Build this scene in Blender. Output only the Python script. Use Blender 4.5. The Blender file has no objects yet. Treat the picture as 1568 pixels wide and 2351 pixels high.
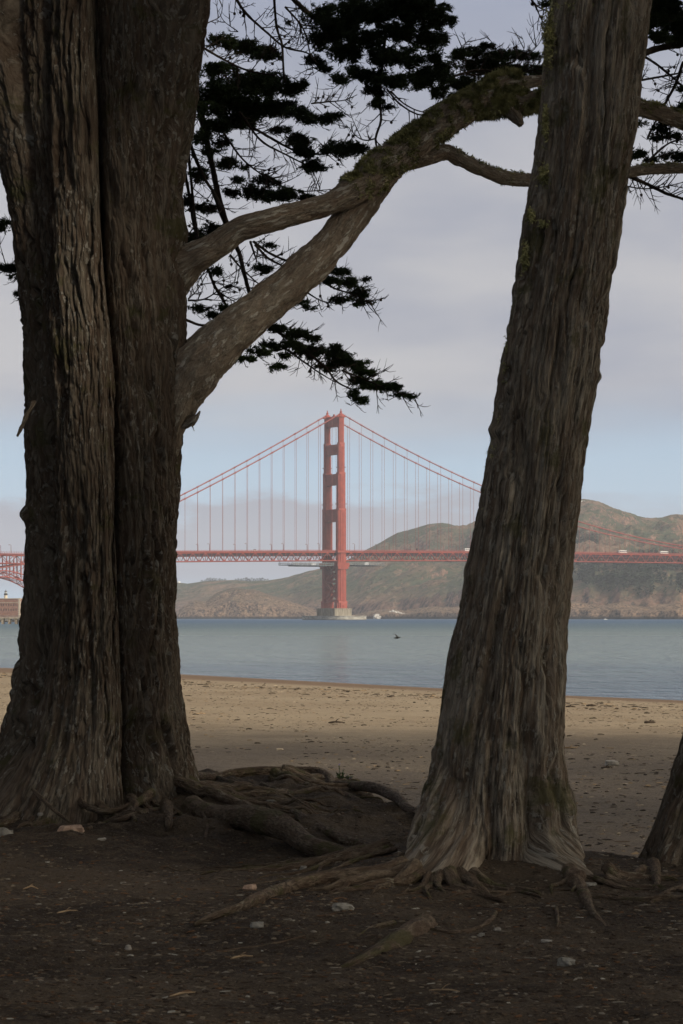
import bpy, math, random
import numpy as np
from mathutils import Vector, Matrix

# ------------------------------------------------------------------ camera, sky, sun, exposure
S = bpy.context.scene
C = bpy.data.collections.new("place"); S.collection.children.link(C)
F, HOR, CX, CAMZ = 5450.0, 1417.0, 784.0, 3.0      # focal length in pixels of a 1568 x 2351 frame
cd = bpy.data.cameras.new("camera"); cam = bpy.data.objects.new("camera", cd); S.collection.objects.link(cam)
cam.location = (0, 0, CAMZ); cam.rotation_euler = (math.radians(90), 0, 0)
cd.sensor_fit = 'VERTICAL'; cd.sensor_height = 36; cd.sensor_width = 24
cd.lens = F / 2351 * 36; cd.shift_y = (HOR - 1175.5) / 2351
cd.clip_start = 0.5; cd.clip_end = 60000
cd.dof.use_dof = True; cd.dof.focus_distance = 400; cd.dof.aperture_fstop = 22
S.camera = cam
S.render.engine = 'CYCLES'
S.cycles.max_bounces = 5; S.cycles.diffuse_bounces = 3; S.cycles.glossy_bounces = 2
S.cycles.transmission_bounces = 0; S.cycles.volume_bounces = 1; S.cycles.transparent_max_bounces = 4
S.cycles.use_denoising = True; S.cycles.caustics_reflective = False; S.cycles.caustics_refractive = False
try:
    S.cycles.denoising_prefilter = 'ACCURATE'
except Exception: pass
S.view_settings.view_transform = 'Standard'; S.view_settings.look = 'None'
S.view_settings.exposure = 0.0; S.view_settings.gamma = 1.0

SUN_EL, SUN_DIR = math.radians(27), (0.607, -0.795)    # horizontal direction towards the sun
SKY_K = 0.10
w = bpy.data.worlds.new("World"); S.world = w; w.use_nodes = True
nt = w.node_tree; N = nt.nodes; L = nt.links
for n in list(N): N.remove(n)
out = N.new('ShaderNodeOutputWorld'); bg = N.new('ShaderNodeBackground'); bg.inputs[1].default_value = SKY_K
sky = N.new('ShaderNodeTexSky'); sky.sky_type = 'NISHITA'; sky.sun_disc = False
sky.sun_elevation = SUN_EL; sky.sun_rotation = math.atan2(SUN_DIR[0], SUN_DIR[1]); sky.altitude = 10
sky.air_density = 1.0; sky.dust_density = 1.2; sky.ozone_density = 1.5
tc = N.new('ShaderNodeTexCoord'); sep = N.new('ShaderNodeSeparateXYZ'); L.new(tc.outputs['Generated'], sep.inputs[0])
def wmap(scale, loc=(0, 0, 0)):
    m = N.new('ShaderNodeMapping'); m.inputs['Scale'].default_value = scale; m.inputs['Location'].default_value = loc
    L.new(tc.outputs['Generated'], m.inputs[0]); return m
def wnoise(m, sc, det=5, rough=.5):
    n = N.new('ShaderNodeTexNoise'); n.inputs['Scale'].default_value = sc; n.inputs['Detail'].default_value = det
    n.inputs['Roughness'].default_value = rough; L.new(m.outputs[0], n.inputs['Vector']); return n.outputs[0]
def wmath(op, a, b=None, c=None, clamp=False):
    n = N.new('ShaderNodeMath'); n.operation = op; n.use_clamp = clamp
    for i, v in enumerate((a, b, c)):
        if v is None: continue
        if isinstance(v, (int, float)): n.inputs[i].default_value = v
        else: L.new(v, n.inputs[i])
    return n.outputs[0]
def wstep(v, a, b):
    n = N.new('ShaderNodeMapRange'); n.interpolation_type = 'SMOOTHSTEP'
    L.new(v, n.inputs[0]); n.inputs[1].default_value = a; n.inputs[2].default_value = b
    return n.outputs[0]
def wmix(f, a, b):
    n = N.new('ShaderNodeMix'); n.data_type = 'RGBA'; n.clamp_factor = True
    if isinstance(f, (int, float)): n.inputs[0].default_value = f
    else: L.new(f, n.inputs[0])
    for i, v in ((6, a), (7, b)):
        if isinstance(v, tuple): n.inputs[i].default_value = (*v, 1)
        else: L.new(v, n.inputs[i])
    return n.outputs[2]
def k(*c): return tuple(v / SKY_K for v in c)
z = sep.outputs[2]
n1 = wnoise(wmap((1, 1, 6), (.3, 0, 0)), 5.0, 5)
n2 = wnoise(wmap((1, 1, 3.2), (1.7, .4, 0)), 16.0, 6, .55)
n3 = wnoise(wmap((1, 1, 3.5), (4.7, 2.4, 0)), 6.5, 5)
blue_low, blue_high = k(.42, .58, .76), k(.33, .41, .56)
blue = wmix(wstep(z, .05, .13), blue_low, blue_high)
skyc = wmix(.85, sky.outputs[0], blue)
# high grey stratus deck, its soft edge at about five degrees
zz = wmath('ADD', z, wmath('MULTIPLY', wmath('SUBTRACT', n1, .5), .045))
deck = wstep(zz, .064, .098)
deckc = wmix(wstep(n3, .32, .68), k(.37, .385, .455), k(.53, .52, .535))
c1 = wmix(wmath('MULTIPLY', deck, .93), skyc, deckc)
# thinner towards the top: bluish grey
c1 = wmix(wmath('MULTIPLY', wstep(wmath('ADD', z, wmath('MULTIPLY', wmath('SUBTRACT', n3, .5), .10)), .17, .30), .75), c1, k(.27, .325, .475))
# low fog bank behind the bridge
zb = wmath('ADD', z, wmath('MULTIPLY', wmath('SUBTRACT', n2, .5), .055))
band = wmath('MULTIPLY', wstep(zb, .053, .043), wstep(z, .006, .020))
xw = wmath('DIVIDE', sep.outputs[0], sep.outputs[1])
band = wmath('MULTIPLY', band, wmath('ADD', .38, wmath('MULTIPLY', wstep(xw, .085, .045), .62)))
c2 = wmix(wmath('MULTIPLY', band, .95), c1, k(.345, .36, .43))
# overhead the cloud is bright and even
c3 = wmix(wstep(z, .32, .6), c2, k(.42, .43, .46))
# added glow off the sun's bearing, outside the frame, to side-light the trunks
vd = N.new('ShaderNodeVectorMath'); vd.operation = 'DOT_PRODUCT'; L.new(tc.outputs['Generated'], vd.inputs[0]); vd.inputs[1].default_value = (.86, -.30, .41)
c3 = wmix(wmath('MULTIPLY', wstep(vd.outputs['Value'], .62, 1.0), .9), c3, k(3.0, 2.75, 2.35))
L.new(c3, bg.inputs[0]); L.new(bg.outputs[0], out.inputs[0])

sl = bpy.data.lights.new("sun", 'SUN'); sun = bpy.data.objects.new("sun", sl); S.collection.objects.link(sun)
sl.energy = 3.3; sl.angle = math.radians(8.0); sl.color = (1, .90, .76)
d = Vector((SUN_DIR[0] * math.cos(SUN_EL), SUN_DIR[1] * math.cos(SUN_EL), math.sin(SUN_EL)))
sun.rotation_euler = d.to_track_quat('Z', 'Y').to_euler()

rng = np.random.default_rng(7); random.seed(7)

# ------------------------------------------------------------------ helpers
def at(px, py, Y): return np.array([(px - CX) / F * Y, Y, CAMZ - (py - HOR) / F * Y])
_perm = np.random.default_rng(3).permutation(256); _perm = np.concatenate([_perm, _perm])
_g = np.random.default_rng(4).normal(size=(256, 3)); _g /= np.linalg.norm(_g, axis=1)[:, None]
def perlin(x, y, z):
    x, y, z = np.broadcast_arrays(np.asarray(x, float), np.asarray(y, float), np.asarray(z, float))
    xi, yi, zi = (np.floor(v).astype(int) for v in (x, y, z))
    xf, yf, zf = x - xi, y - yi, z - zi
    u, v, t = (f * f * f * (f * (f * 6 - 15) + 10) for f in (xf, yf, zf))
    def gr(dx, dy, dz):
        h = _perm[(_perm[(_perm[(xi + dx) & 255] + yi + dy) & 255] + zi + dz) & 255]
        g = _g[h]; return g[..., 0] * (xf - dx) + g[..., 1] * (yf - dy) + g[..., 2] * (zf - dz)
    def lp(a, b, f): return a + (b - a) * f
    return lp(lp(lp(gr(0,0,0), gr(1,0,0), u), lp(gr(0,1,0), gr(1,1,0), u), v),
              lp(lp(gr(0,0,1), gr(1,0,1), u), lp(gr(0,1,1), gr(1,1,1), u), v), t) * 1.5
def fbm(x, y, z, o=4, gain=.5, lac=2.03):
    r = 0; a = 1; s = 0
    for i in range(o):
        r = r + a * perlin(x, y, z + i * 7.3); s += a; a *= gain; x = x * lac; y = y * lac; z = z * lac
    return r / s
def ridged(x, y, z, o=4, gain=.5):
    r = 0; a = 1; s = 0
    for i in range(o):
        r = r + a * (1 - 2 * np.abs(perlin(x, y, z + i * 5.1))); s += a; a *= gain; x = x * 2.1; y = y * 2.1; z = z * 2.1
    return r / s
def smooth(t): t = np.clip(t, 0, 1); return t * t * (3 - 2 * t)

def new_mesh(name, verts, faces, mat, parent=None, smoothf=False, attrs=None, flat_sizes=None):
    """faces: (n,3) or (n,4) array, or a list of them"""
    me = bpy.data.meshes.new(name); verts = np.asarray(verts, np.float32)
    fl = [np.asarray(f, np.int32) for f in (faces if isinstance(faces, list) else [faces]) if len(f)]
    me.vertices.add(len(verts)); me.vertices.foreach_set('co', verts.ravel())
    li = np.concatenate([f.ravel() for f in fl]); tot = np.concatenate([np.full(len(f), f.shape[1]) for f in fl])
    me.loops.add(len(li)); me.loops.foreach_set('vertex_index', li)
    me.polygons.add(len(tot)); st = np.concatenate([[0], np.cumsum(tot)[:-1]])
    me.polygons.foreach_set('loop_start', st.astype(np.int32)); me.polygons.foreach_set('loop_total', tot.astype(np.int32))
    me.polygons.foreach_set('use_smooth', np.full(len(tot), smoothf))
    me.update(calc_edges=True)
    if attrs:
        for kx, v in attrs.items():
            v = np.asarray(v, np.float32)
            if v.ndim == 2: a = me.attributes.new(kx, 'FLOAT_VECTOR', 'POINT'); a.data.foreach_set('vector', v.ravel())
            else: a = me.attributes.new(kx, 'FLOAT', 'POINT'); a.data.foreach_set('value', v)
    me.materials.append(mat)
    o = bpy.data.objects.new(name, me); C.objects.link(o)
    if parent is not None: o.parent = parent
    return o
def empty(name, loc=(0, 0, 0), rz=0, parent=None):
    o = bpy.data.objects.new(name, None); C.objects.link(o); o.location = loc; o.rotation_euler = (0, 0, rz)
    o.empty_display_size = .2
    if parent is not None: o.parent = parent
    return o
def tag(o, label=None, cat=None, group=None, kind=None):
    if label: o['label'] = label
    if cat: o['category'] = cat
    if group: o['group'] = group
    if kind: o['kind'] = kind
    return o

class MB:
    def __init__(s): s.v = []; s.q = []; s.t = []; s.n = 0; s.b = []
    def add(s, v, q=None, t=None, b=None):
        v = np.asarray(v, float).reshape(-1, 3)
        if q is not None and len(q): s.q.append(np.asarray(q, int) + s.n)
        if t is not None and len(t): s.t.append(np.asarray(t, int) + s.n)
        s.v.append(v); s.b.append(np.zeros((len(v), 3)) if b is None else b); s.n += len(v)
    def box(s, lo, hi, taper=1.0):
        (x0, y0, z0), (x1, y1, z1) = lo, hi; cx, cy = (x0 + x1) / 2, (y0 + y1) / 2
        hx, hy = (x1 - x0) / 2, (y1 - y0) / 2
        v = [(cx + a * hx, cy + b * hy, z0) for a, b in ((-1,-1),(1,-1),(1,1),(-1,1))] + [(cx + a * hx * taper, cy + b * hy * taper, z1) for a, b in ((-1,-1),(1,-1),(1,1),(-1,1))]
        s.add(v, [(3,2,1,0),(4,5,6,7),(0,1,5,4),(1,2,6,5),(2,3,7,6),(3,0,4,7)])
    def beam(s, p, q, a, b=None):
        p, q = np.array(p, float), np.array(q, float); b = b or a; d = q - p; l = np.linalg.norm(d)
        if l < 1e-6: return
        d /= l; up = np.array([0, 0, 1.]) if abs(d[2]) < .95 else np.array([1., 0, 0])
        u = np.cross(d, up); u /= np.linalg.norm(u); v = np.cross(u, d)
        c = [p + u * i * a / 2 + v * j * b / 2 for i, j in ((-1,-1),(1,-1),(1,1),(-1,1))]
        c += [q + u * i * a / 2 + v * j * b / 2 for i, j in ((-1,-1),(1,-1),(1,1),(-1,1))]
        s.add(c, [(3,2,1,0),(4,5,6,7),(0,1,5,4),(1,2,6,5),(2,3,7,6),(3,0,4,7)])
    def prism(s, poly, z0, z1, tz=None):
        n = len(poly); v = [(x, y, z0) for x, y in poly] + [(x, y, z1) for x, y in poly] + [(np.mean([p[0] for p in poly]), np.mean([p[1] for p in poly]), zc) for zc in (z0, tz or z1)]
        q = [(i, (i + 1) % n, n + (i + 1) % n, n + i) for i in range(n)]
        t = [((i + 1) % n, i, 2 * n) for i in range(n)] + [(n + i, n + (i + 1) % n, 2 * n + 1) for i in range(n)]
        s.add(v, q, t)
    def lathe(s, prof, c=(0, 0, 0), n=12):
        v = []; m = len(prof)
        for r, zz in prof:
            for i in range(n):
                a = 2 * math.pi * i / n; v.append((c[0] + r * math.cos(a), c[1] + r * math.sin(a), c[2] + zz))
        q = [(j * n + i, j * n + (i + 1) % n, (j + 1) * n + (i + 1) % n, (j + 1) * n + i) for j in range(m - 1) for i in range(n)]
        s.add(v, q)
    def tube(s, pts, rad, n=8, step=None, disp=None, seed=0, cap=True, rough=0):
        pts = np.asarray(pts, float); rad = np.asarray(rad, float) if np.ndim(rad) else np.full(len(pts), rad)
        if step and len(pts) > 2 or step:
            pts, rad = crom(pts, rad, step)
        m = len(pts); T = np.gradient(pts, axis=0); T /= np.linalg.norm(T, axis=1)[:, None] + 1e-12
        u = np.cross(T[0], [0, 0, 1.]);
        if np.linalg.norm(u) < .1: u = np.cross(T[0], [1., 0, 0])
        u /= np.linalg.norm(u); U = [u]
        for i in range(1, m):
            u = u - T[i] * np.dot(u, T[i]); u /= np.linalg.norm(u) + 1e-12; U.append(u)
        U = np.array(U); V = np.cross(T, U); a = np.linspace(0, 2 * math.pi, n, endpoint=False)
        ln = np.concatenate([[0], np.cumsum(np.linalg.norm(np.diff(pts, axis=0), axis=1))])
        rr = rad[:, None] * np.ones(n)[None]
        rb = rad.mean(); bx = np.cos(a)[None] * rb + 0 * rr; by = np.sin(a)[None] * rb + 0 * rr; bz = ln[:, None] + 0 * rr
        if disp: rr = rr + disp(bx + seed * 3.1, by, bz, rad[:, None])
        if rough: rr = rr * (1 + rough * fbm(bx / rb * .9 + seed, by / rb * .9, bz / rb * .35, 3))
        P = pts[:, None] + rr[..., None] * (np.cos(a)[None, :, None] * U[:, None] + np.sin(a)[None, :, None] * V[:, None])
        I = np.arange(m * n).reshape(m, n); q = np.stack([I[:-1], np.roll(I[:-1], -1, 1), np.roll(I[1:], -1, 1), I[1:]], -1).reshape(-1, 4)
        b = np.stack([bx, by, bz], -1).reshape(-1, 3) + np.array([seed * 1.7, 0, seed * 2.3])
        v = P.reshape(-1, 3); t = []
        if cap:
            v = np.vstack([v, pts[0] - T[0] * rad[0] * .3, pts[-1] + T[-1] * rad[-1] * .3]); b = np.vstack([b, b[0], b[-1]])
            t = [(int(I[0, (i + 1) % n]), int(I[0, i]), m * n) for i in range(n)] + [(int(I[-1, i]), int(I[-1, (i + 1) % n]), m * n + 1) for i in range(n)]
        s.add(v, q, t, b)
    def build(s, name, mat, parent=None, smoothf=False):
        v = np.vstack(s.v); fs = []
        if s.q: fs.append(np.vstack(s.q))
        if s.t: fs.append(np.vstack(s.t))
        return new_mesh(name, v, fs, mat, parent, smoothf, {'bark': np.vstack(s.b)})
def crom(p, r, step):
    p = np.asarray(p, float); m = len(p); P = np.vstack([2 * p[0] - p[1], p, 2 * p[-1] - p[-2]]); R = np.concatenate([[r[0]], r, [r[-1]]])
    o, q = [], []
    for i in range(m - 1):
        n = max(1, int(np.linalg.norm(p[i + 1] - p[i]) / step)); t = np.linspace(0, 1, n, endpoint=False)[:, None]
        a, b, c, d = P[i], P[i + 1], P[i + 2], P[i + 3]
        o.append(.5 * (2 * b + (c - a) * t + (2 * a - 5 * b + 4 * c - d) * t ** 2 + (3 * b - a - 3 * c + d) * t ** 3))
        t = smooth(t[:, 0]); q.append(R[i + 1] * (1 - t) + R[i + 2] * t)
    o.append(p[-1:]); q.append([r[-1]])
    return np.vstack(o), np.concatenate(q)

# ------------------------------------------------------------------ materials
class Mat:
    def __init__(s, name, rough=.9, spec=.2):
        s.m = bpy.data.materials.new(name); s.m.use_nodes = True; s.N = s.m.node_tree.nodes; s.L = s.m.node_tree.links
        s.b = s.N['Principled BSDF']; s.b.inputs['Roughness'].default_value = rough
        s.b.inputs['Specular IOR Level'].default_value = spec
    def coord(s, attr=None, scale=(1, 1, 1), which='Object'):
        if attr: a = s.N.new('ShaderNodeAttribute'); a.attribute_name = attr; o = a.outputs['Vector']
        else: a = s.N.new('ShaderNodeTexCoord'); o = a.outputs[which]
        m = s.N.new('ShaderNodeMapping'); m.inputs['Scale'].default_value = scale; s.L.new(o, m.inputs[0]); return m.outputs[0]
    def noise(s, v, sc, det=4, rough=.55, dist=0):
        n = s.N.new('ShaderNodeTexNoise'); s.L.new(v, n.inputs['Vector']); n.inputs['Scale'].default_value = sc
        n.inputs['Detail'].default_value = det; n.inputs['Roughness'].default_value = rough; n.inputs['Distortion'].default_value = dist
        return n.outputs[0]
    def voro(s, v, sc, feat='F1', out=0, rand=1):
        n = s.N.new('ShaderNodeTexVoronoi'); n.feature = feat; s.L.new(v, n.inputs['Vector']); n.inputs['Scale'].default_value = sc
        n.inputs['Randomness'].default_value = rand; return n.outputs[out]
    def step(s, v, a, b, to=(0, 1)):
        n = s.N.new('ShaderNodeMapRange'); n.interpolation_type = 'SMOOTHSTEP'; s.L.new(v, n.inputs[0])
        n.inputs[1].default_value = a; n.inputs[2].default_value = b; n.inputs[3].default_value, n.inputs[4].default_value = to
        return n.outputs[0]
    def math(s, op, a, b=0.0):
        n = s.N.new('ShaderNodeMath'); n.operation = op
        for i, v in enumerate((a, b)):
            if isinstance(v, (int, float)): n.inputs[i].default_value = v
            else: s.L.new(v, n.inputs[i])
        return n.outputs[0]
    def mix(s, f, a, b):
        n = s.N.new('ShaderNodeMix'); n.data_type = 'RGBA'
        if isinstance(f, (int, float)): n.inputs[0].default_value = f
        else: s.L.new(f, n.inputs[0])
        for i, v in ((6, a), (7, b)):
            if isinstance(v, tuple): n.inputs[i].default_value = (*v, 1)
            else: s.L.new(v, n.inputs[i])
        return n.outputs[2]
    def sepz(s, v, i=2):
        n = s.N.new('ShaderNodeSeparateXYZ'); s.L.new(v, n.inputs[0]); return n.outputs[i]
    def bump(s, h, dist, strength=1.0, prev=None):
        n = s.N.new('ShaderNodeBump'); n.inputs['Distance'].default_value = dist; n.inputs['Strength'].default_value = strength
        s.L.new(h, n.inputs['Height'])
        if prev: s.L.new(prev, n.inputs['Normal'])
        s.L.new(n.outputs[0], s.b.inputs['Normal']); return n.outputs[0]
    def col(s, c):
        if isinstance(c, tuple): s.b.inputs['Base Color'].default_value = (*c, 1)
        else: s.L.new(c, s.b.inputs['Base Color'])
        return s
def simple(name, c1, c2, sc=3.0, rough=.85, spec=.2, bump=0, det=4):
    m = Mat(name, rough, spec); v = m.coord(); n = m.noise(v, sc, det)
    m.col(m.mix(m.step(n, .35, .65), c1, c2))
    if bump: m.bump(n, bump)
    return m.m

def bark_mat(name, dark, light, lichen=.5, moss=0.0, red=(.085, .050, .032), vs=.13, lich_col=(.36, .33, .27), ls=44):
    m = Mat(name, .95, .15)
    v = m.coord('bark', (1, 1, vs)); v2 = m.coord('bark', (1, 1, .30)); v1 = m.coord('bark', (1, 1, 1))
    fib = m.noise(v, 60, 6, .68, .3); mid = m.noise(v, 20, 5, .65, .4); big = m.noise(v2, 2.6, 3)
    c = m.mix(m.step(fib, .38, .62), dark, light)
    c = m.mix(m.math('MULTIPLY', m.step(mid, .62, .40), .65), c, red)
    c = m.mix(m.math('MULTIPLY', m.step(big, .45, .70), .35), c, light)
    sp = m.noise(v2, ls, 4, .65); ar = m.noise(v1, 1.7, 2)
    li = m.math('MULTIPLY', m.step(sp, .56, .62), m.step(ar, .60 - lichen * .35, .72 - lichen * .35))
    c = m.mix(m.math('MULTIPLY', li, .75), c, lich_col)
    if moss:
        a = m.noise(v1, 3.0, 5, .7); c = m.mix(m.math('MULTIPLY', m.step(a, .62 - moss * .3, .72 - moss * .3), .7), c, (.085, .08, .030))
    m.col(c)
    h = m.math('ADD', m.math('MULTIPLY', fib, .5), m.math('ADD', mid, m.math('MULTIPLY', li, .15)))
    m.bump(h, .08, 1.0)
    return m.m
BARK_A = bark_mat("bark_old_cypress", (.050, .040, .029), (.225, .185, .135), .6, .2, (.105, .066, .042), .09)
BARK_B = bark_mat("bark_leaning_cypress", (.075, .061, .045), (.385, .330, .250), .75, .25, (.150, .100, .064), .085)
BARK_L = bark_mat("bark_limb", (.18, .145, .105), (.46, .385, .285), .95, 0, (.26, .18, .12), .3, (.74, .68, .56), 22)
ROOT = bark_mat("bark_root", (.070, .052, .036), (.23, .175, .12), .35, .35, (.10, .062, .04), .25, (.32, .28, .2))
TWIG = simple("twig_bark", (.020, .014, .010), (.045, .032, .022), 8, .95)
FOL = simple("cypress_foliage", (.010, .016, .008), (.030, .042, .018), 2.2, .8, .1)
FOLP = simple("cypress_foliage_lit", (.014, .024, .010), (.050, .072, .028), 1.5, .8, .1)  # brighter copy of the crown foliage, lit look put into the colour
MOSS = simple("moss", (.15, .145, .06), (.46, .43, .20), 14, .95, .1)

# ------------------------------------------------------------------ terrain: sand, soil bank, water
def yw(x): return np.interp(x, [-400, -60, -20.3, -8.5, 4.3, 8.6, 12.3, 60, 400], [150, 150, 141, 125, 100, 91, 85.6, 60, 40])
def sand_z(x, y):
    x = np.asarray(x, float); y = np.asarray(y, float); W = yw(x); t = np.maximum((y - 30) / (W - 30), 0)
    z = .82 * (1 - t ** 1.5); z = np.where(y < 30, .82, z); z = np.maximum(z, -2.5)
    near = smooth((75 - y) / 40)
    return z + near * (.045 * fbm(x * .35, y * .35, 3.3, 3) + .022 * fbm(x * 2.1, y * 2.1, 9.1, 3) - .030 * np.clip(perlin(x * 2.6, y * 1.9, 4.4) - .18, 0, 1)) + (1 - near) * .03 * fbm(x * .12, y * .05, 1.3, 2) * smooth((W - y) / 12)
def bank_edge(x): return np.interp(x, [-60, -6, -1.5, -.2, .45, 1.45, 2.2, 6, 60], [24, 24.4, 24.0, 23.2, 19.8, 15.9, 15.6, 16, 16])
def soil_z(x, y):
    x = np.asarray(x, float); y = np.asarray(y, float)
    e = bank_edge(x) + .25 * fbm(x * 1.3, 0, 4.4, 2); s = smooth((e + 1.6 - y) / 1.9)
    z = 1.42 * s - .2 * (1 - s)
    z = z + s * (.10 * fbm(x * .45, y * .45, 1.1, 3) + .035 * fbm(x * 1.9, y * 1.9, 5.1, 3) + .022 * fbm(x * 6, y * 6, 2.1, 4, .6))
    bank = smooth((y - 15.5) / 2.5) * smooth((x + 3.2) / .8) * smooth((1.4 - x) / .8)
    z = z + bank * s * (.17 * ridged(x * 1.0 + 3, y * .75, 8.8, 4) - .05)
    m1 = np.exp(-(((x - 1.1) / .75) ** 2 + ((y - 14.9) / 1.0) ** 2)); z = z + .10 * m1
    m2 = np.exp(-(((x - .25) / .45) ** 2 + ((y - 14.3) / .8) ** 2)); z = z + .06 * m2
    z = z + .10 * np.exp(-(((x + 2.0) / 1.5) ** 2 + ((y - 19.3) / 1.3) ** 2))
    h1 = np.exp(-(((x + .75) / .55) ** 2 + ((y - 15.9) / .9) ** 2)); z = z - .10 * h1
    h2 = np.exp(-(((x + 2.15) / .30) ** 2 + ((y - 18.2) / .5) ** 2)); z = z - .08 * h2
    return z
def axis(parts):
    o = []
    for a, b, st in parts: o.append(np.arange(a, b, st))
    return np.concatenate(o + [[parts[-1][1]]])
def sheet(name, xs, ys, fn, mat):
    X, Y = np.meshgrid(xs, ys); Z = fn(X, Y); n, m = X.shape; I = np.arange(n * m).reshape(n, m)
    q = np.stack([I[:-1, :-1], I[:-1, 1:], I[1:, 1:], I[1:, :-1]], -1).reshape(-1, 4)
    o = new_mesh(name, np.stack([X, Y, Z], -1).reshape(-1, 3), q, mat, None, True); o['kind'] = 'structure'; return o

m = Mat("dry_sand", .95, .1); v = m.coord(); g = m.noise(v, .22, 4); f_ = m.noise(v, 3.0, 5, .7); vf = m.noise(v, 60, 2, .6)
c = m.mix(m.step(g, .35, .65), (.31, .235, .150), (.37, .290, .190))
c = m.mix(m.math('MULTIPLY', m.step(f_, .45, .70), .45), c, (.22, .165, .11))
c = m.mix(m.math('MULTIPLY', m.step(vf, .50, .66), .40), c, (.13, .105, .08))
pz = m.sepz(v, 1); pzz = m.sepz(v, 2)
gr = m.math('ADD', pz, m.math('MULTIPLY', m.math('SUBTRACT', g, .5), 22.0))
c = m.mix(m.step(gr, 56, 30, (0, .85)), c, (.125, .102, .080))            # darker sand towards the trees
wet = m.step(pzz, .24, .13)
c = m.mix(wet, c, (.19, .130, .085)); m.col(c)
m.L.new(m.step(pzz, .06, .0, (.95, .45)), m.b.inputs['Roughness'])
m.bump(m.math('ADD', m.noise(v, 14, 5, .7), m.math('MULTIPLY', m.noise(v, 3.0, 4, .65), 2.0)), .08)
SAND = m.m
m = Mat("bay_water", .10, .5); v = m.coord()
v1 = m.coord(None, (.14, .10, 1)); v2 = m.coord(None, (.012, .022, 1)); v3 = m.coord(None, (.8, .55, 1)); v4 = m.coord(None, (3.5, 6, 1))
y_ = m.sepz(v, 1); big = m.noise(m.coord(None, (.0011, .0075, 1)), 1.0, 4, .6)
yy = m.math('ADD', y_, m.math('MULTIPLY', m.math('SUBTRACT', big, .5), 240.0))
c = m.mix(m.step(yy, 90, 200), (.050, .080, .100), (.130, .165, .145))   # clear by the beach, silty green further out, deep blue in the strait
c = m.mix(m.step(yy, 400, 800), c, (.08, .125, .145))
c = m.mix(m.step(y_, 800, 1500), c, (.035, .085, .15)); m.col(c)
h = m.math('ADD', m.math('MULTIPLY', m.noise(v3, 1.0, 4, .6), 1.5), m.math('MULTIPLY', m.noise(v1, 1.0, 4, .62), 2.8))
h = m.math('ADD', h, m.math('MULTIPLY', m.noise(v2, 1.0, 5, .65), 2.0))
h = m.math('ADD', h, m.math('MULTIPLY', m.noise(v4, 1.0, 2), .09))
m.bump(h, 1.0, 1.0); m.b.inputs['IOR'].default_value = 1.33
m.L.new(m.step(y_, 100, 900, (.20, .45)), m.b.inputs['Roughness'])
WATER = m.m
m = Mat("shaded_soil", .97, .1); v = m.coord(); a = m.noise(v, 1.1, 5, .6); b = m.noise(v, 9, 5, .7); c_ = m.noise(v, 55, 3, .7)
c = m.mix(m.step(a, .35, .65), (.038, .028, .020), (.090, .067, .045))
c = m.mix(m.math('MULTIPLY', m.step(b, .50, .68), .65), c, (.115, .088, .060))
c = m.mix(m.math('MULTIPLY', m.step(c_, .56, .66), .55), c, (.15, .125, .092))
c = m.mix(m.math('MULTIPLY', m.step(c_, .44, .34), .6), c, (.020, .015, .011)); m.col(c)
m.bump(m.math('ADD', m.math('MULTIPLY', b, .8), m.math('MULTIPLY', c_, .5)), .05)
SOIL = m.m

xs = axis([(-400, -60, 20), (-60, -14, 2), (-14, -7, .25), (-7, 7, .06), (7, 14, .25), (14, 60, 2), (60, 400, 20)])
ys = axis([(12, 16, .2), (16, 48, .08), (48, 150, .5), (150, 260, 10)])
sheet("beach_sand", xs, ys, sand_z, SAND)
xs = axis([(-60, -14, 2), (-14, -4.2, .2), (-4.2, 3.4, .022), (3.4, 14, .2), (14, 60, 2)])
ys = axis([(-60, 4, 2), (4, 8.4, .2), (8.4, 26, .022), (26, 30, .5)])
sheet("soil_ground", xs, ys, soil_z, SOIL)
W_ = 6100
o = new_mesh("bay_water", [(-W_, 38, 0), (W_, 38, 0), (W_, 11900, 0), (-W_, 11900, 0)], np.array([[0, 1, 2, 3]]), WATER); o['kind'] = 'structure'

# ------------------------------------------------------------------ hills
def hill_mat(name, grass, dry, rock, crevice_dark, scale=1.0, t1=.72, t2=.52):
    m = Mat(name, .95, .1); v = m.coord(None, (.001 * scale,) * 3)
    a = m.noise(v, 5, 6, .62); b = m.noise(v, 20, 7, .68); s3 = m.noise(v, 75, 6, .72)
    ge = m.N.new('ShaderNodeNewGeometry'); nz = m.sepz(ge.outputs['True Normal'], 2)
    nzz = m.math('ADD', nz, m.math('MULTIPLY', m.math('SUBTRACT', b, .5), .5))
    c = m.mix(m.step(a, .47, .64), grass, dry)
    c = m.mix(m.math('MULTIPLY', m.step(b, .52, .64), .7), c, dry)
    c = m.mix(m.math('MULTIPLY', m.step(s3, .54, .60), .75), c, (.030, .042, .022))
    c = m.mix(m.step(nzz, t1, t2), c, m.mix(m.step(s3, .38, .62), crevice_dark, rock))  # crevice shade put into the rock colour where the bump dips
    z = m.sepz(m.coord(), 2)
    zz = m.math('ADD', z, m.math('MULTIPLY', m.math('SUBTRACT', b, .5), 60.0))
    c = m.mix(m.math('MULTIPLY', m.step(zz, 60, 16), .85), c, m.mix(m.step(s3, .36, .60), crevice_dark, rock))
    c = m.mix(m.step(z, 6, 1.5), c, (.03, .027, .024))
    m.col(c); m.bump(m.math('ADD', s3, m.math('MULTIPLY', b, 1.5)), 16); return m.m
HILL = hill_mat("headland_grass", (.085, .100, .052), (.25, .160, .100), (.38, .215, .145), (.085, .065, .052))
HILL2 = hill_mat("headland_cliff", (.085, .088, .050), (.23, .155, .10), (.46, .30, .19), (.075, .052, .040), 2.2, .92, .70)
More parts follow.
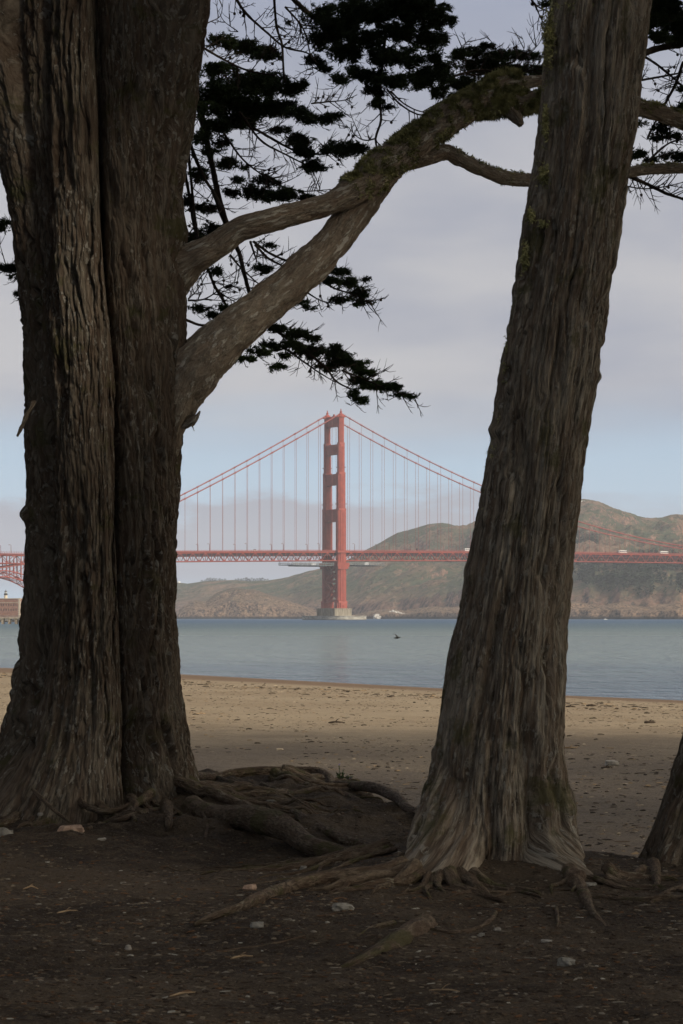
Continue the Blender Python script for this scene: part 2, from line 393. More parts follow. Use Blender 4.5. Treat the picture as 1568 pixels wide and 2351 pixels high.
def hill(name, sil, ys_, dep, x0, x1, nx, nt=120, cl=.16, back=1.4, gul=.16, gs=1 / 230., mat=None, sh=1 / 210., shr=1.3, tsc=1.5, gn=.43, wb=70):
    px = np.linspace(x0, x1, nx); t = np.concatenate([np.linspace(0, 1, nt), np.linspace(1, 1.8, 22)[1:]])
    Ys = np.interp(px, *ys_); D = np.interp(px, *dep)
    wob = fbm(px * .010, 0, 7.7, 3) * wb; Ys = Ys + wob
    yr = np.interp(px, *zip(*sil)); P, T = np.meshgrid(px, t); YY = Ys[None] + T * D[None]; XX = (P - CX) / F * YY
    zr = CAMZ + (HOR - yr) / F * (Ys + D); zr = np.maximum(zr, 0)
    g1 = cl * smooth(T / .07) + (1 - cl) * np.clip((T - .02) / .98, 0, 1) ** .92
    G = np.where(T <= 1, g1, 1 - (T - 1) * back)
    env = np.sin(np.pi * np.clip(T, 0, 1)) ** .7
    # gullies run down towards the water
    wq = fbm(XX * gs * .7, YY * gs * .7, 2.2, 3); rd = ridged(P * sh + 1.0 * wq - T * shr, T * tsc + .8 * wq, 4.4, 6, gn)
    zz = -4 + (zr[None] + 4) * G + zr[None] * gul * (rd - .35) * env + zr[None] * .06 * fbm(XX * gs * 5, YY * gs * 5, 1.5, 4, .6) * np.sin(np.pi * np.clip(T, 0, 1)) ** .4
    zz = zz + zr[None] * .010 * fbm(XX / 45., YY / 45., 6.1, 3)
    zz[0] = -6; n, mm = XX.shape; I = np.arange(n * mm).reshape(n, mm)
    q = np.stack([I[:-1, :-1], I[:-1, 1:], I[1:, 1:], I[1:, :-1]], -1).reshape(-1, 4)
    o = new_mesh(name, np.stack([XX, YY, zz], -1).reshape(-1, 3), q, mat or HILL, None, True); o['kind'] = 'structure'
    return px, t, XX, YY, zz
SIL = [(60, 1417), (200, 1400), (330, 1350), (401, 1337), (431, 1340), (467, 1334.6), (493, 1333), (539, 1331.6), (570, 1334.6), (611, 1333), (631, 1330.5), (662, 1325.4), (703, 1312.6), (734, 1305.9), (760, 1296), (800.5, 1284),
       (836, 1264), (877, 1243.4), (913, 1223), (949, 1213.7), (980, 1205), (1016, 1200.4), (1051.6, 1207.5), (1072, 1207.5), (1098, 1192), (1150, 1182), (1200, 1178), (1260, 1165), (1322, 1151), (1341, 1148), (1360, 1149.6), (1374, 1153),
       (1392, 1162.4), (1413, 1169), (1434, 1175), (1448, 1178.6), (1467, 1185.6), (1485, 1189), (1506, 1190), (1522, 1189), (1541, 1182.8), (1552, 1181.4), (1568, 1181.6), (1700, 1190), (1950, 1230), (2300, 1260)]
HM = hill("headland_hills", SIL, ([60, 400, 700, 835, 1300, 1568, 2300], [5300, 5100, 4600, 4250, 3600, 3450, 3300]), ([60, 400, 700, 1000, 1300, 1568, 2300], [300, 900, 900, 1150, 1500, 1600, 1500]), 60, 2300, 1100, 230, gul=.25, gn=.50)
hill("headland_cliffs", [(330, 1416), (396, 1412), (405, 1404), (421, 1391), (447, 1378), (462, 1380), (474, 1381), (490, 1366), (503, 1359), (534, 1349), (560, 1352), (600, 1360), (640, 1372), (680, 1386), (720, 1400), (760, 1412), (790, 1416)],
     ([300, 800], [4350, 4150]), ([300, 520, 800], [120, 260, 120]), 330, 790, 360, 110, .5, 3.0, .34, 1 / 90., HILL2, 1 / 60., .9, 1.4, .5, 40)
hill("shore_cliffs", [(790, 1416), (825, 1409), (845, 1404), (868, 1401), (900, 1398), (930, 1402), (960, 1397), (1000, 1393), (1045, 1395), (1090, 1392), (1150, 1388), (1220, 1384), (1290, 1378), (1330, 1384), (1380, 1390), (1420, 1384), (1480, 1394), (1530, 1386), (1568, 1384), (1700, 1390), (1900, 1400)],
     ([790, 1300, 1568, 1900], [4080, 3460, 3320, 3250]), ([790, 1900], [150, 190]), 790, 1900, 900, 80, .6, 1.2, .36, 1 / 60., HILL2, 1 / 55., .9, 1.2, .5, 40)
def hill_point(pxv, tv):
    px, t, XX, YY, zz = HM; i = int(np.interp(pxv, px, np.arange(len(px)))); j = int(np.interp(tv, t, np.arange(len(t))))
    return np.array([XX[j, i], YY[j, i], zz[j, i]])

# ------------------------------------------------------------------ far things on the hills
def leafy_tree(mb, p, h, wd, n, r, kind='round', sc_=.16):
    """a crown of many ragged leaf-clump faces around p (base)"""
    tt = r.random(n); ang = r.random(n) * 2 * np.pi
    if kind == 'cone': rad = wd * .5 * (1 - tt) ** .7 * (.55 + .6 * r.random(n)); zz = h * (.12 + .88 * tt)
    elif kind == 'low': rad = wd * .5 * np.sqrt(1 - tt ** 2) * (.3 + .75 * r.random(n)); zz = h * tt
    else: rad = wd * .5 * np.sqrt(np.clip(1 - (2 * tt - 1) ** 2, 0, 1)) * (.5 + .6 * r.random(n)); zz = h * (.25 + .75 * tt)
    c = np.stack([p[0] + rad * np.cos(ang), p[1] + rad * np.sin(ang), p[2] + zz], -1)
    s_ = h * sc_ * (.5 + r.random(n))[:, None, None]
    tri = c[:, None] + (r.random((n, 3, 3)) - .5) * s_ * 2 * np.array([1, 1, .8])
    mb.add(tri.reshape(-1, 3), None, np.arange(3 * n).reshape(-1, 3))
WOOD = simple("hillside_conifers", (.008, .015, .009), (.026, .040, .021), .05, .95, 0)
mb = MB(); r = np.random.default_rng(11); cnt = 0
for _ in range(9000):
    x = r.uniform(1290, 1800); t = r.uniform(.05, .50); p = hill_point(x, t); ya = HOR - (p[2] - CAMZ) / p[1] * F
    up = np.interp(x, [1290, 1330, 1400, 1500, 1568, 1800], [1300, 1296, 1292, 1285, 1288, 1290])
    lo = np.interp(x, [1290, 1320, 1360, 1400, 1440, 1500, 1568, 1800], [1322, 1330, 1352, 1352, 1385, 1388, 1382, 1385])
    dn = fbm(x * .012, ya * .02, 3.1, 3)
    if ya < up or ya > lo + 22 * dn or (dn < -.14 and r.random() < .85): continue
    if cnt > 1500: break
    cnt += 1; h = r.uniform(9, 19)
    leafy_tree(mb, p, h, h * r.uniform(.35, .6), 46, r, 'cone' if r.random() < .6 else 'round')
for _ in range(260):      # scrub patch below the summit
    x = r.uniform(1318, 1372); p = hill_point(x, r.uniform(.40, .47)); ya = HOR - (p[2] - CAMZ) / p[1] * F
    leafy_tree(mb, p, r.uniform(5, 9), 6, 20, r)
o = mb.build("hillside_wood", WOOD); tag(o, None, None, None, 'stuff')
TR = simple("ridge_tree_foliage", (.008, .012, .008), (.02, .026, .016), .06, .95, 0)
for (xa, xb, n, hm) in ((461, 521, 9, 8), (540, 618, 13, 9)):
    for i in range(n):
        x = xa + (xb - xa) * (i + .5) / n; p = hill_point(x, 1.0); p[2] -= 1; p[2] -= 2; h = hm * r.uniform(.8, 1.2) * (.7 + .5 * math.sin(math.pi * (i + .5) / n))
        e = empty("ridge_tree", p); mb = MB(); leafy_tree(mb, (0, 0, 0), h, h * 1.3, 260, r, 'low', .10); mb.build("crown", TR, e)
        mb = MB(); mb.tube([(0, 0, -.5), (0, 0, h * .5)], [.5, .3], 6); mb.build("trunk", TWIG, e)
        left = n == 9
        tag(e, "dark low tree in the smaller clump on the far left ridge" if left else "dark low tree in the longer clump on the far ridge left of the tower", "tree", "trees in the smaller ridge clump" if left else "trees in the longer ridge clump")
WHITE = simple("white_paint", (.62, .60, .56), (.72, .70, .66), 3)
e = empty("hill_house", hill_point(1334, .93) + np.array([0, -4, 1])); mb = MB(); mb.box((-7, -4, -4), (7, 4, 3)); mb.build("wall", WHITE, e)
mb = MB(); mb.beam((-7.6, 0, 3.2), (7.6, 0, 3.2), 9, .5); mb.build("roof", simple("house_roof", (.15, .12, .1), (.2, .16, .13)), e)
tag(e, "small white house high on the right hill below the summit", "house")
e = empty("radar_dome", hill_point(411, 1.0)); mb = MB(); mb.lathe([(4.2, -2), (4.4, 0), (4, 1.6), (2.8, 3), (0, 3.8)], n=14); mb.build("dome", WHITE, e, True)
mb = MB(); mb.lathe([(4.7, -3), (4.7, -.2), (4.3, 0)], n=14); mb.build("base", simple("grey_base", (.3, .3, .3), (.35, .35, .35)), e)
tag(e, "small white dome on the hilltop at the far left ridge", "dome")
# pale guano-covered rock at the foot of the cliffs
def boulder(mb, c, s, seed, n=18, sq=.7, lump=.35):
    th, ph = np.meshgrid(np.linspace(0, 2 * np.pi, n, endpoint=False), np.linspace(0, np.pi, n // 2 + 1))
    d = np.stack([np.sin(ph) * np.cos(th), np.sin(ph) * np.sin(th), np.cos(ph)], -1)
    rr = 1 + lump * fbm(d[..., 0] * 1.3 + seed, d[..., 1] * 1.3, d[..., 2] * 1.3 + seed * .3, 4)
    d = np.sign(d) * np.abs(d) ** sq
    P = np.asarray(c) + d * rr[..., None] * np.asarray(s); m_, n_ = P.shape[:2]; I = np.arange(m_ * n_).reshape(m_, n_)
    mb.add(P.reshape(-1, 3), np.stack([I[:-1], I[1:], np.roll(I[1:], -1, 1), np.roll(I[:-1], -1, 1)], -1).reshape(-1, 4))
m = Mat("guano_rock", .95, .1); v = m.coord(None, (.02,) * 3); m.col(m.mix(m.step(m.noise(v, 5, 6, .7), .42, .56), (.15, .12, .09), (.50, .47, .42))); m.bump(m.noise(v, 8, 5), 4)
p = at(896, 1420, 3990); mb = MB()
for dx, s_, sd in ((-19, (10, 12, 9), 1), (-5, (12, 12, 12), 2), (9, (13, 12, 13), 3), (21, (9, 10, 9), 4)):
    boulder(mb, (p[0] + dx, 3990, -1), s_, sd, 24, .8, .7)
tag(mb.build("guano_rock", m.m), "white stained rock at the waterline of the cliffs right of the tower", "rock")
e = empty("motor_boat", at(1390, 1419.5, 2900)); e.location[2] = 0; e.scale = (.6, .6, .6); mb = MB()
mb.prism([(-3.2, -1.1), (2, -1.1), (4, 0), (2, 1.1), (-3.2, 1.1)], -.2, 1.0); mb.build("hull", WHITE, e)
mb = MB(); mb.box((-1.5, -.8, 1), (1, .8, 2.2), .85); mb.build("cabin", simple("cabin_paint", (.45, .45, .45), (.5, .5, .5)), e)
mb = MB(); mb.beam((-.3, 0, 2.2), (-.3, 0, 5.2), .18); mb.build("mast", TWIG, e)
tag(e, "tiny white boat on the water at the foot of the right cliffs", "boat")

# ------------------------------------------------------------------ suspension bridge
TH = math.radians(33); CT, ST = math.cos(TH), math.sin(TH); TX, TY = (767 - CX) / F * 2599, 2599.0
BW = 13.7
def wl(s, wv, z): return np.array([TX + s * CT + wv * ST, TY + s * ST - wv * CT, z])     # along, towards the east side, up
def dz(s): return 75.2 + .0150 * s - 1.6e-5 * s * s
def paint(name, c1, c2, rough=.6):
    m = Mat(name, rough, .3); v = m.coord(None, (.05, .05, .05)); n = m.noise(v, 3.5, 5, .6); s2 = m.noise(m.coord(None, (.4, .4, .03)), 1.5, 4, .6)
    c = m.mix(m.step(n, .35, .65), c1, c2); c = m.mix(m.math('MULTIPLY', m.step(s2, .52, .70), .35), c, tuple(x * .7 for x in c1)); m.col(c); return m.m
RED = paint("orange_steel", (.235, .042, .027), (.31, .060, .037)); RED2 = paint("cable_steel", (.22, .050, .038), (.27, .060, .044))
ROAD_SHADE = simple("road_deck_shaded", (.035, .022, .028), (.05, .032, .038), .1)  # dark purple puts the under-deck shade into the colour
m = Mat("pier_concrete", .9, .2); v = m.coord(None, (.1, .1, .012)); m.col(m.mix(m.step(m.noise(v, 6, 5, .7), .38, .62), (.16, .14, .105), (.32, .28, .215))); CONC = m.m
m = Mat("fender_concrete", .9, .2); v = m.coord(None, (.05, .05, .1)); zz = m.sepz(m.coord(), 2)
c = m.mix(m.step(m.noise(v, 5, 5, .7), .40, .60), (.24, .22, .18), (.40, .38, .33)); m.col(m.mix(m.step(zz, .9, .2), c, (.05, .048, .042))); FEND = m.m
BR = empty("suspension_bridge", (TX, TY, 0), TH)
tag(BR, "orange suspension bridge with a tall stepped tower crossing the strait", "bridge")
def LB(s, e_, z): return (s, -e_, z)       # local: x along, y = -east
for side in (1, -1):
    yc = -side * BW; mb = MB()
    segs = [(12.6, 20.6, 13.0, 9.6), (20.6, 76, 10.8, 8.0), (76, 121.7, 10.6, 7.8), (121.7, 161, 9.2, 6.8), (161, 193.6, 7.8, 5.6), (193.6, 221.2, 6.4, 4.7)]
    for z0, z1, l, wd in segs:
        tp = z1 - 1.6 if z1 < 221 else z1
        for (a, b) in ((1, .56), (.80, .80), (.50, 1)):
            mb.box((-l * a / 2, yc - wd * b / 2, z0), (l * a / 2, yc + wd * b / 2, tp - (0 if a == 1 else .6 * (1 - a))))
        mb.box((-l * .46, yc - wd * .46, tp - .3), (l * .46, yc + wd * .46, z1 + .05), .9)
        for dxx in (-.62, .62):     # raised vertical ribs
            mb.box((dxx - .22, yc - wd / 2 - .35, z0), (dxx + .22, yc + wd / 2 + .35, tp - 3))
    mb.box((-7.6, yc - 5.4, 58), (7.6, yc + 5.4, 62.5)); mb.box((-6.6, yc - 4.8, 55.5), (6.6, yc + 4.8, 58)); mb.box((-7.6, yc - 5.3, dz(0) - 2.0), (7.6, yc + 5.3, dz(0) + .4))
    leg = mb.build("tower_leg", RED, BR)
    for zr, l, wd in ((166.5, 8.6, 6.4), (126.4, 10.0, 7.6)):
        mb = MB(); mb.box((-l / 2, yc - wd / 2, zr - .35), (l / 2, yc + wd / 2, zr + .35)); mb.build("catwalk_ring", RED2, leg)
    mb = MB(); mb.lathe([(4.0, 221.0), (4.1, 222.2), (3.3, 223.8), (2.2, 224.9), (1.3, 225.4), (1.2, 226.6), (1.5, 227.0), (.7, 227.8), (.5, 229.6), (0.05, 230.6)], (0, yc, 0), 14)
    mb.box((-5.2, yc - 1.6, 220.9), (5.2, yc + 1.6, 223.0), .8); mb.build("saddle_cap", RED, leg)
for z0, z1, l in ((211.5, 222, 4.6), (181, 191.2, 5.4), (147.6, 159, 6.4), (107.5, 120.5, 7.2)):
    mb = MB(); y0, y1 = -BW + 2.4, BW - 2.4
    mb.box((-l / 2, y0, z0), (l / 2, y1, z1)); mb.box((-l / 2 - .35, y0, z1 - 1.2), (l / 2 + .35, y1, z1 + .3)); mb.box((-l / 2 - .35, y0, z0 - .3), (l / 2 + .35, y1, z0 + .9))
    for i in range(9):
        yy_ = y0 + (y1 - y0) * (i + .5) / 9; mb.box((-l / 2 - .25, yy_ - .35, z0 + .95), (l / 2 + .25, yy_ + .35, z1 - 1.25))
    mb.box((-l * .35, y0, z0 - 1.5), (l * .35, y0 + 2.2, z0 - .3)); mb.box((-l * .35, y1 - 2.2, z0 - 1.5), (l * .35, y1, z0 - .3))
    mb.build("tower_strut", RED, BR)
mb = MB()
for xx in (-3.2, 3.2):
    for z0, z1 in ((21, 42), (42, 63)):
        for a, b in ((1, -1), (-1, 1)): mb.beam((xx, a * BW, z0), (xx, b * BW, z1), 1.7, 2.2)
    for zc in (21, 42, 63): mb.beam((xx, -BW, zc), (xx, BW, zc), 1.8, 2.6)
mb.build("cross_bracing", RED, BR)
# small lantern platform between the caps
mb = MB(); mb.box((-1.5, -2, 222.3), (1.5, 2, 223)); mb.box((-.8, -1, 223), (.8, 1, 225)); mb.build("beacon_platform", RED2, BR)
# cables
def cz(s):
    if s >= 0: return 80.6 + 144.6 * ((s - 640) / 640) ** 2
    u = -s / 345.0; return 225.2 + (61 - 225.2) * u - 4 * 6 * u * (1 - u)
SP = 15.24; SS = sorted([-SP * (i + .75) for i in range(22)] + [SP * (i + .75) for i in range(80)])
for side in (1, -1):
    mb = MB(); pts = [LB(s, side * BW, cz(s)) for s in list(np.arange(-345, 0, 8)) + list(np.arange(0, 1281, 10))]
    mb.tube(pts, .62, 8)
    for s in SS:
        a, b = LB(s - .7, side * BW, cz(s - .7)), LB(s + .7, side * BW, cz(s + .7)); mb.tube([a, b], .95, 8)
    ps = [s for s in np.arange(-340, 640, 8)]
    for a, b in zip(ps[:-1], ps[1:]): mb.beam(LB(a, side * BW, cz(a) + 1.5), LB(b, side * BW, cz(b) + 1.5), .10)
    mb.tube([LB(-345, side * BW, 61), LB(-420, side * BW, 50), LB(-520, side * BW, 34)], .6, 8)
    mb.build("main_cable", RED2, BR)
rest = MB()
for side in (1, -1):
    for s in SS:
        if cz(s) - dz(s) < 1: continue
        vis = -215 < s < 500; mb = MB() if vis else rest
        mb.tube([LB(s, side * BW, cz(s) - .3), LB(s, side * BW, dz(s) - 1.5)], .17, 5, cap=False)
        if vis: mb.build("hanger_cable", RED2, BR)
o = rest.build("hanger_cables", RED2, BR); o['kind'] = 'stuff'
# deck, trusses, railings
S0, S1 = -345, 1280
ss = list(np.arange(S0, S1 + 1, 7.62))
for side in (1, -1):
    mb = MB(); y_ = side * BW
    for i in range(len(ss) - 1):
        a, b = ss[i], ss[i + 1]; ta, tb = dz(a) - 1.6, dz(b) - 1.6; ba, bb = dz(a) - 10.5, dz(b) - 10.5
        mb.beam(LB(a, y_, ta), LB(b, y_, tb), .7, .95); mb.beam(LB(a, y_, ba), LB(b, y_, bb), .7, .95)
        mb.beam(LB(a, y_, ta), LB(a, y_, ba), .3, .34)
        if i % 2 == 0: mb.beam(LB(a, y_, ba), LB(b, y_, tb), .45, .55)
        else: mb.beam(LB(a, y_, ta), LB(b, y_, bb), .45, .55)
        if i % 2: mb.beam(LB(a - 1, y_, ta - .5), LB(a + 1, y_, ta - .5), 1.0, 1.3)
        else: mb.beam(LB(a - 1, y_, ba + .4), LB(a + 1, y_, ba + .4), 1.0, 1.3)
    mb.build("stiffening_truss", RED, BR)
    mb = MB()
    for i in range(len(ss) - 1):
        a, b = ss[i], ss[i + 1]
        mb.beam(LB(a, side * (BW + .6), dz(a) + 1.25), LB(b, side * (BW + .6), dz(b) + 1.25), .16, .16)
        mb.beam(LB(a, side * (BW + .6), dz(a) - .5), LB(b, side * (BW + .6), dz(b) - .5), .4, .6)
        mb.beam(LB(a, side * (BW + .6), dz(a) + .3), LB(b, side * (BW + .6), dz(b) + .3), .06, .5)
        for k_ in range(3): s = a + 2.54 * k_; mb.beam(LB(s, side * (BW + .6), dz(s)), LB(s, side * (BW + .6), dz(s) + 1.3), .14)
    mb.build("railing", RED2, BR)
mb = MB()
for i in range(len(ss) - 1):
    a, b = ss[i], ss[i + 1]
    v = [LB(a, -BW - .4, dz(a) - .7), LB(b, -BW - .4, dz(b) - .7), LB(b, BW + .4, dz(b) - .7), LB(a, BW + .4, dz(a) - .7)]; v += [(p[0], p[1], p[2] + .6) for p in v]; v2_ = [LB(a, -BW + 1.5, dz(a) - 5.2), LB(b, -BW + 1.5, dz(b) - 5.2), LB(b, BW - 1.5, dz(b) - 5.2), LB(a, BW - 1.5, dz(a) - 5.2)]; v2_ += [(p[0], p[1], p[2] + 4.4) for p in v2_]; mb.add(v2_, [(0,1,2,3),(7,6,5,4),(0,4,5,1),(2,6,7,3)])  # deep inner box added dark, imitating shade between the trusses
    mb.add(v, [(0,1,2,3),(7,6,5,4),(0,4,5,1),(2,6,7,3)])
mb.build("road_deck_shaded", ROAD_SHADE, BR)
mb = MB()
for i, a in enumerate(ss):
    mb.beam(LB(a, -BW, dz(a) - 10.5), LB(a, BW, dz(a) - 10.5), .5, .6); mb.beam(LB(a, -7, dz(a) - 5), LB(a, -11, dz(a) - 10.2), .5); mb.beam(LB(a, 7, dz(a) - 5), LB(a, 11, dz(a) - 10.2), .5)
    if i + 1 < len(ss):
        b = ss[i + 1]; mb.beam(LB(a, -BW if i % 2 else BW, dz(a) - 10.5), LB(b, BW if i % 2 else -BW, dz(b) - 10.5), .5)
mb.build("floor_beams", simple("underdeck_steel_shaded", (.10, .035, .03), (.15, .05, .04), .1), BR)  # bridge steel coloured darker to imitate shade under the deck
# concrete pier
mb = MB(); mb.box((-11, -BW - 4.6, 3.4), (11, BW + 4.6, 12.5)); mb.box((-11.5, -BW - 5.1, 11.9), (11.5, BW + 5.1, 12.7))
for sg in (1, -1):
    for yy_ in (-BW, 0, BW): mb.box((-11.4, yy_ - 2.6, 3.4), (11.4, yy_ + 2.6, 11.9))
pl = mb.build("pier_plinth", CONC, BR)
poly = []
for i in range(56):
    a = 2 * math.pi * i / 56; c_, s_ = math.cos(a), math.sin(a)
    poly.append((25 * math.copysign(abs(c_) ** .55, c_), 42 * math.copysign(abs(s_) ** .75, s_)))
mb = MB(); mb.prism(poly, -3, 3.8); mb.prism([(x * 1.012, y * 1.012) for x, y in poly], 3.8, 4.5); mb.build("fender", FEND, pl)
# bridge deck far end support: the north tower stands outside the frame
# pylons
for side in (1, -1):
    mb = MB(); y_ = -side * (BW + 4)
    mb.box((-362, y_ - 4, 2), (-350, y_ + 4, dz(-350) + 6), .9); mb.box((-361, y_ - 3.2, dz(-350) + 6), (-351, y_ + 3.2, dz(-350) + 9.5)); mb.build("concrete_pylon", CONC, BR)
# maintenance scaffolds under the deck
GREY = simple("scaffold_grey", (.13, .14, .14), (.26, .27, .26), .4); LGREY = simple("scaffold_white", (.5, .5, .5), (.6, .6, .6), .4)
for (s0, s1, lab) in ((-62, -10, "grey hanging work platform under the deck left of the tower"), (10, 56, "grey hanging work platform under the deck right of the tower")):
    e = empty("work_platform", wl((s0 + s1) / 2, 0, dz(s0) - 15.2), TH); h_ = (s1 - s0) / 2
    mb = MB(); mb.box((-h_, -15, 0), (h_, 15, .5)); mb.box((-h_ * .6, -12, -.9), (h_ * .7, 12, 0)); mb.build("platform_floor", GREY, e)
    mb = MB()
    for i in range(20):
        s = -h_ + 2 * h_ * i / 19
        for y_ in (-15, 15): mb.beam((s, y_, .5), (s, y_, 3.0), .35)
        if i % 4 == 0:
            for y_ in (-13, 13): mb.beam((s, y_, .5), (s, y_, 4.2), .3)
    for y_ in (-15, 15): mb.beam((-h_, y_, 1.9), (h_, y_, 1.9), .2, .5); mb.beam((-h_, y_, 3.0), (h_, y_, 3.0), .2, .25)
    mb.build("guard_rail", GREY, e)
    mb = MB(); mb.box((-2.5, -15, .6), (2.5, -12.4, 3.1)); mb.build("tool_cabin", LGREY, e)
    tag(e, lab, "work platform", "work platforms under the deck")
# lamps on the deck
LAMPM = simple("lamp_steel", (.16, .055, .04), (.2, .07, .05), 2)
lamp0 = None; nl = 0
for k_ in list(range(-5, 12)):
    for side in (1, -1):
        s = -164 + 45.7 * k_
        if -345 < s < -205: continue
        p = wl(s, side * (BW - 1.5), dz(s) if s > -345 else 67.5)
        if lamp0 is None:
            e = lamp0 = empty("street_lamp", p, TH if side > 0 else TH)
            mb = MB(); mb.tube([(0, 0, 0), (0, 0, 6.4), (0, 0, 7.6)], [.28, .22, .18], 8); mb.tube([(0, 0, 7.4), (-.4, 0, 7.9), (-1.4, 0, 8.0)], .15, 6); mb.build("lamp_post", LAMPM, e)
            mb = MB(); mb.box((-2.6, -.3, 7.7), (-1.2, .3, 8.15), .8); mb.build("lamp_head", LAMPM, e)
            for ch in e.children: ch['x'] = 0
        else:
            e = lamp0.copy(); C.objects.link(e); e.location = p; e.rotation_euler = (0, 0, TH)
            for ch in [c for c in C.objects if c.parent == lamp0]:
                c2_ = ch.copy(); C.objects.link(c2_); c2_.parent = e
        zone = "left of the tower" if -205 < s < 0 else ("above the steel arch at the left edge" if s < -345 else ("between the tower and the leaning trunk" if s < 210 else "beyond the leaning trunk"))
        near = "on the near railing" if side > 0 else "on the far railing"
        tag(e, f"red lamp post {near} {zone}", "street lamp", f"bridge lamps {near} {zone}"); nl += 1
for o in C.objects:
    if 'x' in o: del o['x']
# vehicles on the deck
GLASS = simple("dark_glass", (.02, .025, .03), (.03, .035, .04), 1, .2, .5); TYRE = simple("tyre_rubber", (.02, .02, .02), (.03, .03, .03), 1)
def wheels(e, l, xs_, wd, r_=.45):
    for xw_ in xs_:
        for sy in (-1, 1):
            mb = MB(); c = (xw_, sy * (wd / 2 - .15), r_); n = 12; v = []
            for j in (-.14, .14):
                for i in range(n): a = 2 * math.pi * i / n; v.append((c[0] + r_ * math.cos(a), c[1] + j, c[2] + r_ * math.sin(a)))
            v += [(c[0], c[1] - .14, c[2]), (c[0], c[1] + .14, c[2])]
            mb.add(v, [(i, (i + 1) % n, n + (i + 1) % n, n + i) for i in range(n)], [((i + 1) % n, i, 24) for i in range(n)] + [(n + i, n + (i + 1) % n, 25) for i in range(n)]); mb.build("wheel", TYRE, e)
def bus(px, lab):
    s = find_s(px, 9); e = empty("coach_bus", wl(s, 9, dz(s) - .08), TH); l = 12
    mb = MB(); mb.box((-l / 2, -1.25, .45), (l / 2, 1.25, 3.1), .985); mb.box((-l / 2 + .3, -1.1, 3.1), (l / 2 - .4, 1.1, 3.4), .95); mb.build("body", WHITE, e)
    for y_ in (-1.262, 1.262):
        mb = MB()
        for i in range(6): mb.box((-l / 2 + .5 + i * 1.9, y_ - .02, 1.6), (-l / 2 + 2.2 + i * 1.9, y_ + .02, 2.6))
        mb.build("side_windows", GLASS, e)
    mb = MB(); mb.box((l / 2 - .05, -1.1, 1.4), (l / 2 + .02, 1.1, 2.8)); mb.build("windscreen", GLASS, e)
    wheels(e, l, (-4, 3.8), 2.5, .5); tag(e, lab, "bus")
def find_s(px, wv):
    lo, hi = -420, 900
    for _ in range(60):
        mid = (lo + hi) / 2; p = wl(mid, wv, 0)
        if CX + p[0] / p[1] * F < px: lo = mid
        else: hi = mid
    return lo
bus(1076, "white bus on the deck just left of the leaning trunk"); bus(1429, "white bus on the deck right of the leaning trunk"); bus(1524, "white bus on the deck nearest the right edge")
def car(px, col, lab, name="parked_car", cat="car", l=4.6, h=1.5):
    s = find_s(px, 5); e = empty(name, wl(s, 10, dz(s) - .08), TH)
    mb = MB(); mb.box((-l / 2, -.9, .3), (l / 2, .9, .95), .97); mb.build("body", col, e)
    mb = MB(); mb.box((-l * .32, -.82, .95), (l * .22, .82, h), .8); mb.build("cabin", GLASS, e)
    wheels(e, l, (-l * .3, l * .3), 1.8, .33); tag(e, lab, cat)
car(580, WHITE, "white van on the deck left of the tower", "white_van", "van", 5.2, 2.1)
s = find_s(966, 10); e = empty("dark_truck", wl(s, 10, dz(s) - .08), TH); DK = simple("truck_paint", (.05, .05, .055), (.07, .07, .075))
mb = MB(); mb.box((-5.5, -1.2, .9), (3.4, 1.2, 3.2)); mb.build("cargo_box", DK, e); mb = MB(); mb.box((3.6, -1.15, .6), (5.8, 1.15, 2.7), .9); mb.build("cab", DK, e); wheels(e, 11, (-4, -2.8, 4.6), 2.4, .5)
tag(e, "dark truck on the deck between the tower and the leaning trunk", "truck")

# ------------------------------------------------------------------ steel arch span, fort, jetty at the left edge
AR = empty("arch_bridge", (TX, TY, 0), TH); tag(AR, "orange steel arch span rising above the brick fort at the left edge", "bridge")
def al(s): return 43.5 - .0078 * (s + 403) ** 2
def au(s): return al(s) + 6.2 - .0006 * (s + 403) ** 2 * -1
A0, A1 = -470, -342; sa = list(np.arange(A0, A1 + 1, 8))
for side in (1, -1):
    y_ = side * BW; mb = MB()
    for i in range(len(sa) - 1):
        a, b = sa[i], sa[i + 1]
        mb.beam(LB(a, y_, al(a)), LB(b, y_, al(b)), 1.1, 1.0); mb.beam(LB(a, y_, au(a)), LB(b, y_, au(b)), 1.0, .9)
        mb.beam(LB(a, y_, al(a)), LB(a, y_, au(a)), .6, .6)
        if i % 2: mb.beam(LB(a, y_, al(a)), LB(b, y_, au(b)), .5, .5)
        else: mb.beam(LB(a, y_, au(a)), LB(b, y_, al(b)), .5, .5)
        if a > A0: mb.beam(LB(a, y_, au(a)), LB(a, y_, 58), .7, .7)
    mb.build("arch_rib", RED, AR)
    mb = MB(); n = len(sa) - 1
    for i in range(n):
        a, b = sa[i], sa[i + 1]
        for zc, q_ in ((57, .8), (65.2, .9), (66.6, .5)): mb.beam(LB(a, y_, zc), LB(b, y_, zc), q_)
        mb.beam(LB(a, y_, 57), LB(a, y_, 65.2), .7)
        if i % 2: mb.beam(LB(a, y_, 57), LB(b, y_, 65.2), .55)
        else: mb.beam(LB(a, y_, 65.2), LB(b, y_, 57), .55)
        for k_ in range(3): mb.beam(LB(a + 2.6 * k_, y_, 66.8), LB(a + 2.6 * k_, y_, 69.3), .12)
        mb.beam(LB(a, y_, 68.4), LB(b, y_, 68.4), .12)
    mb.build("deck_truss", RED, AR)
mb = MB()
for a in sa:
    for zc in (al(a), au(a), 57, 65): mb.beam(LB(a, -BW, zc), LB(a, BW, zc), .5)
    mb.beam(LB(a, -BW, al(a)), LB(a, BW, au(a)), .35); mb.beam(LB(a, BW, al(a)), LB(a, -BW, au(a)), .35)
    for y_ in (-4.5, 4.5): mb.beam(LB(a, y_, au(a)), LB(a, y_, 60), .7)
    mb.beam(LB(a, -BW, 48), LB(a, BW, 57), .3)
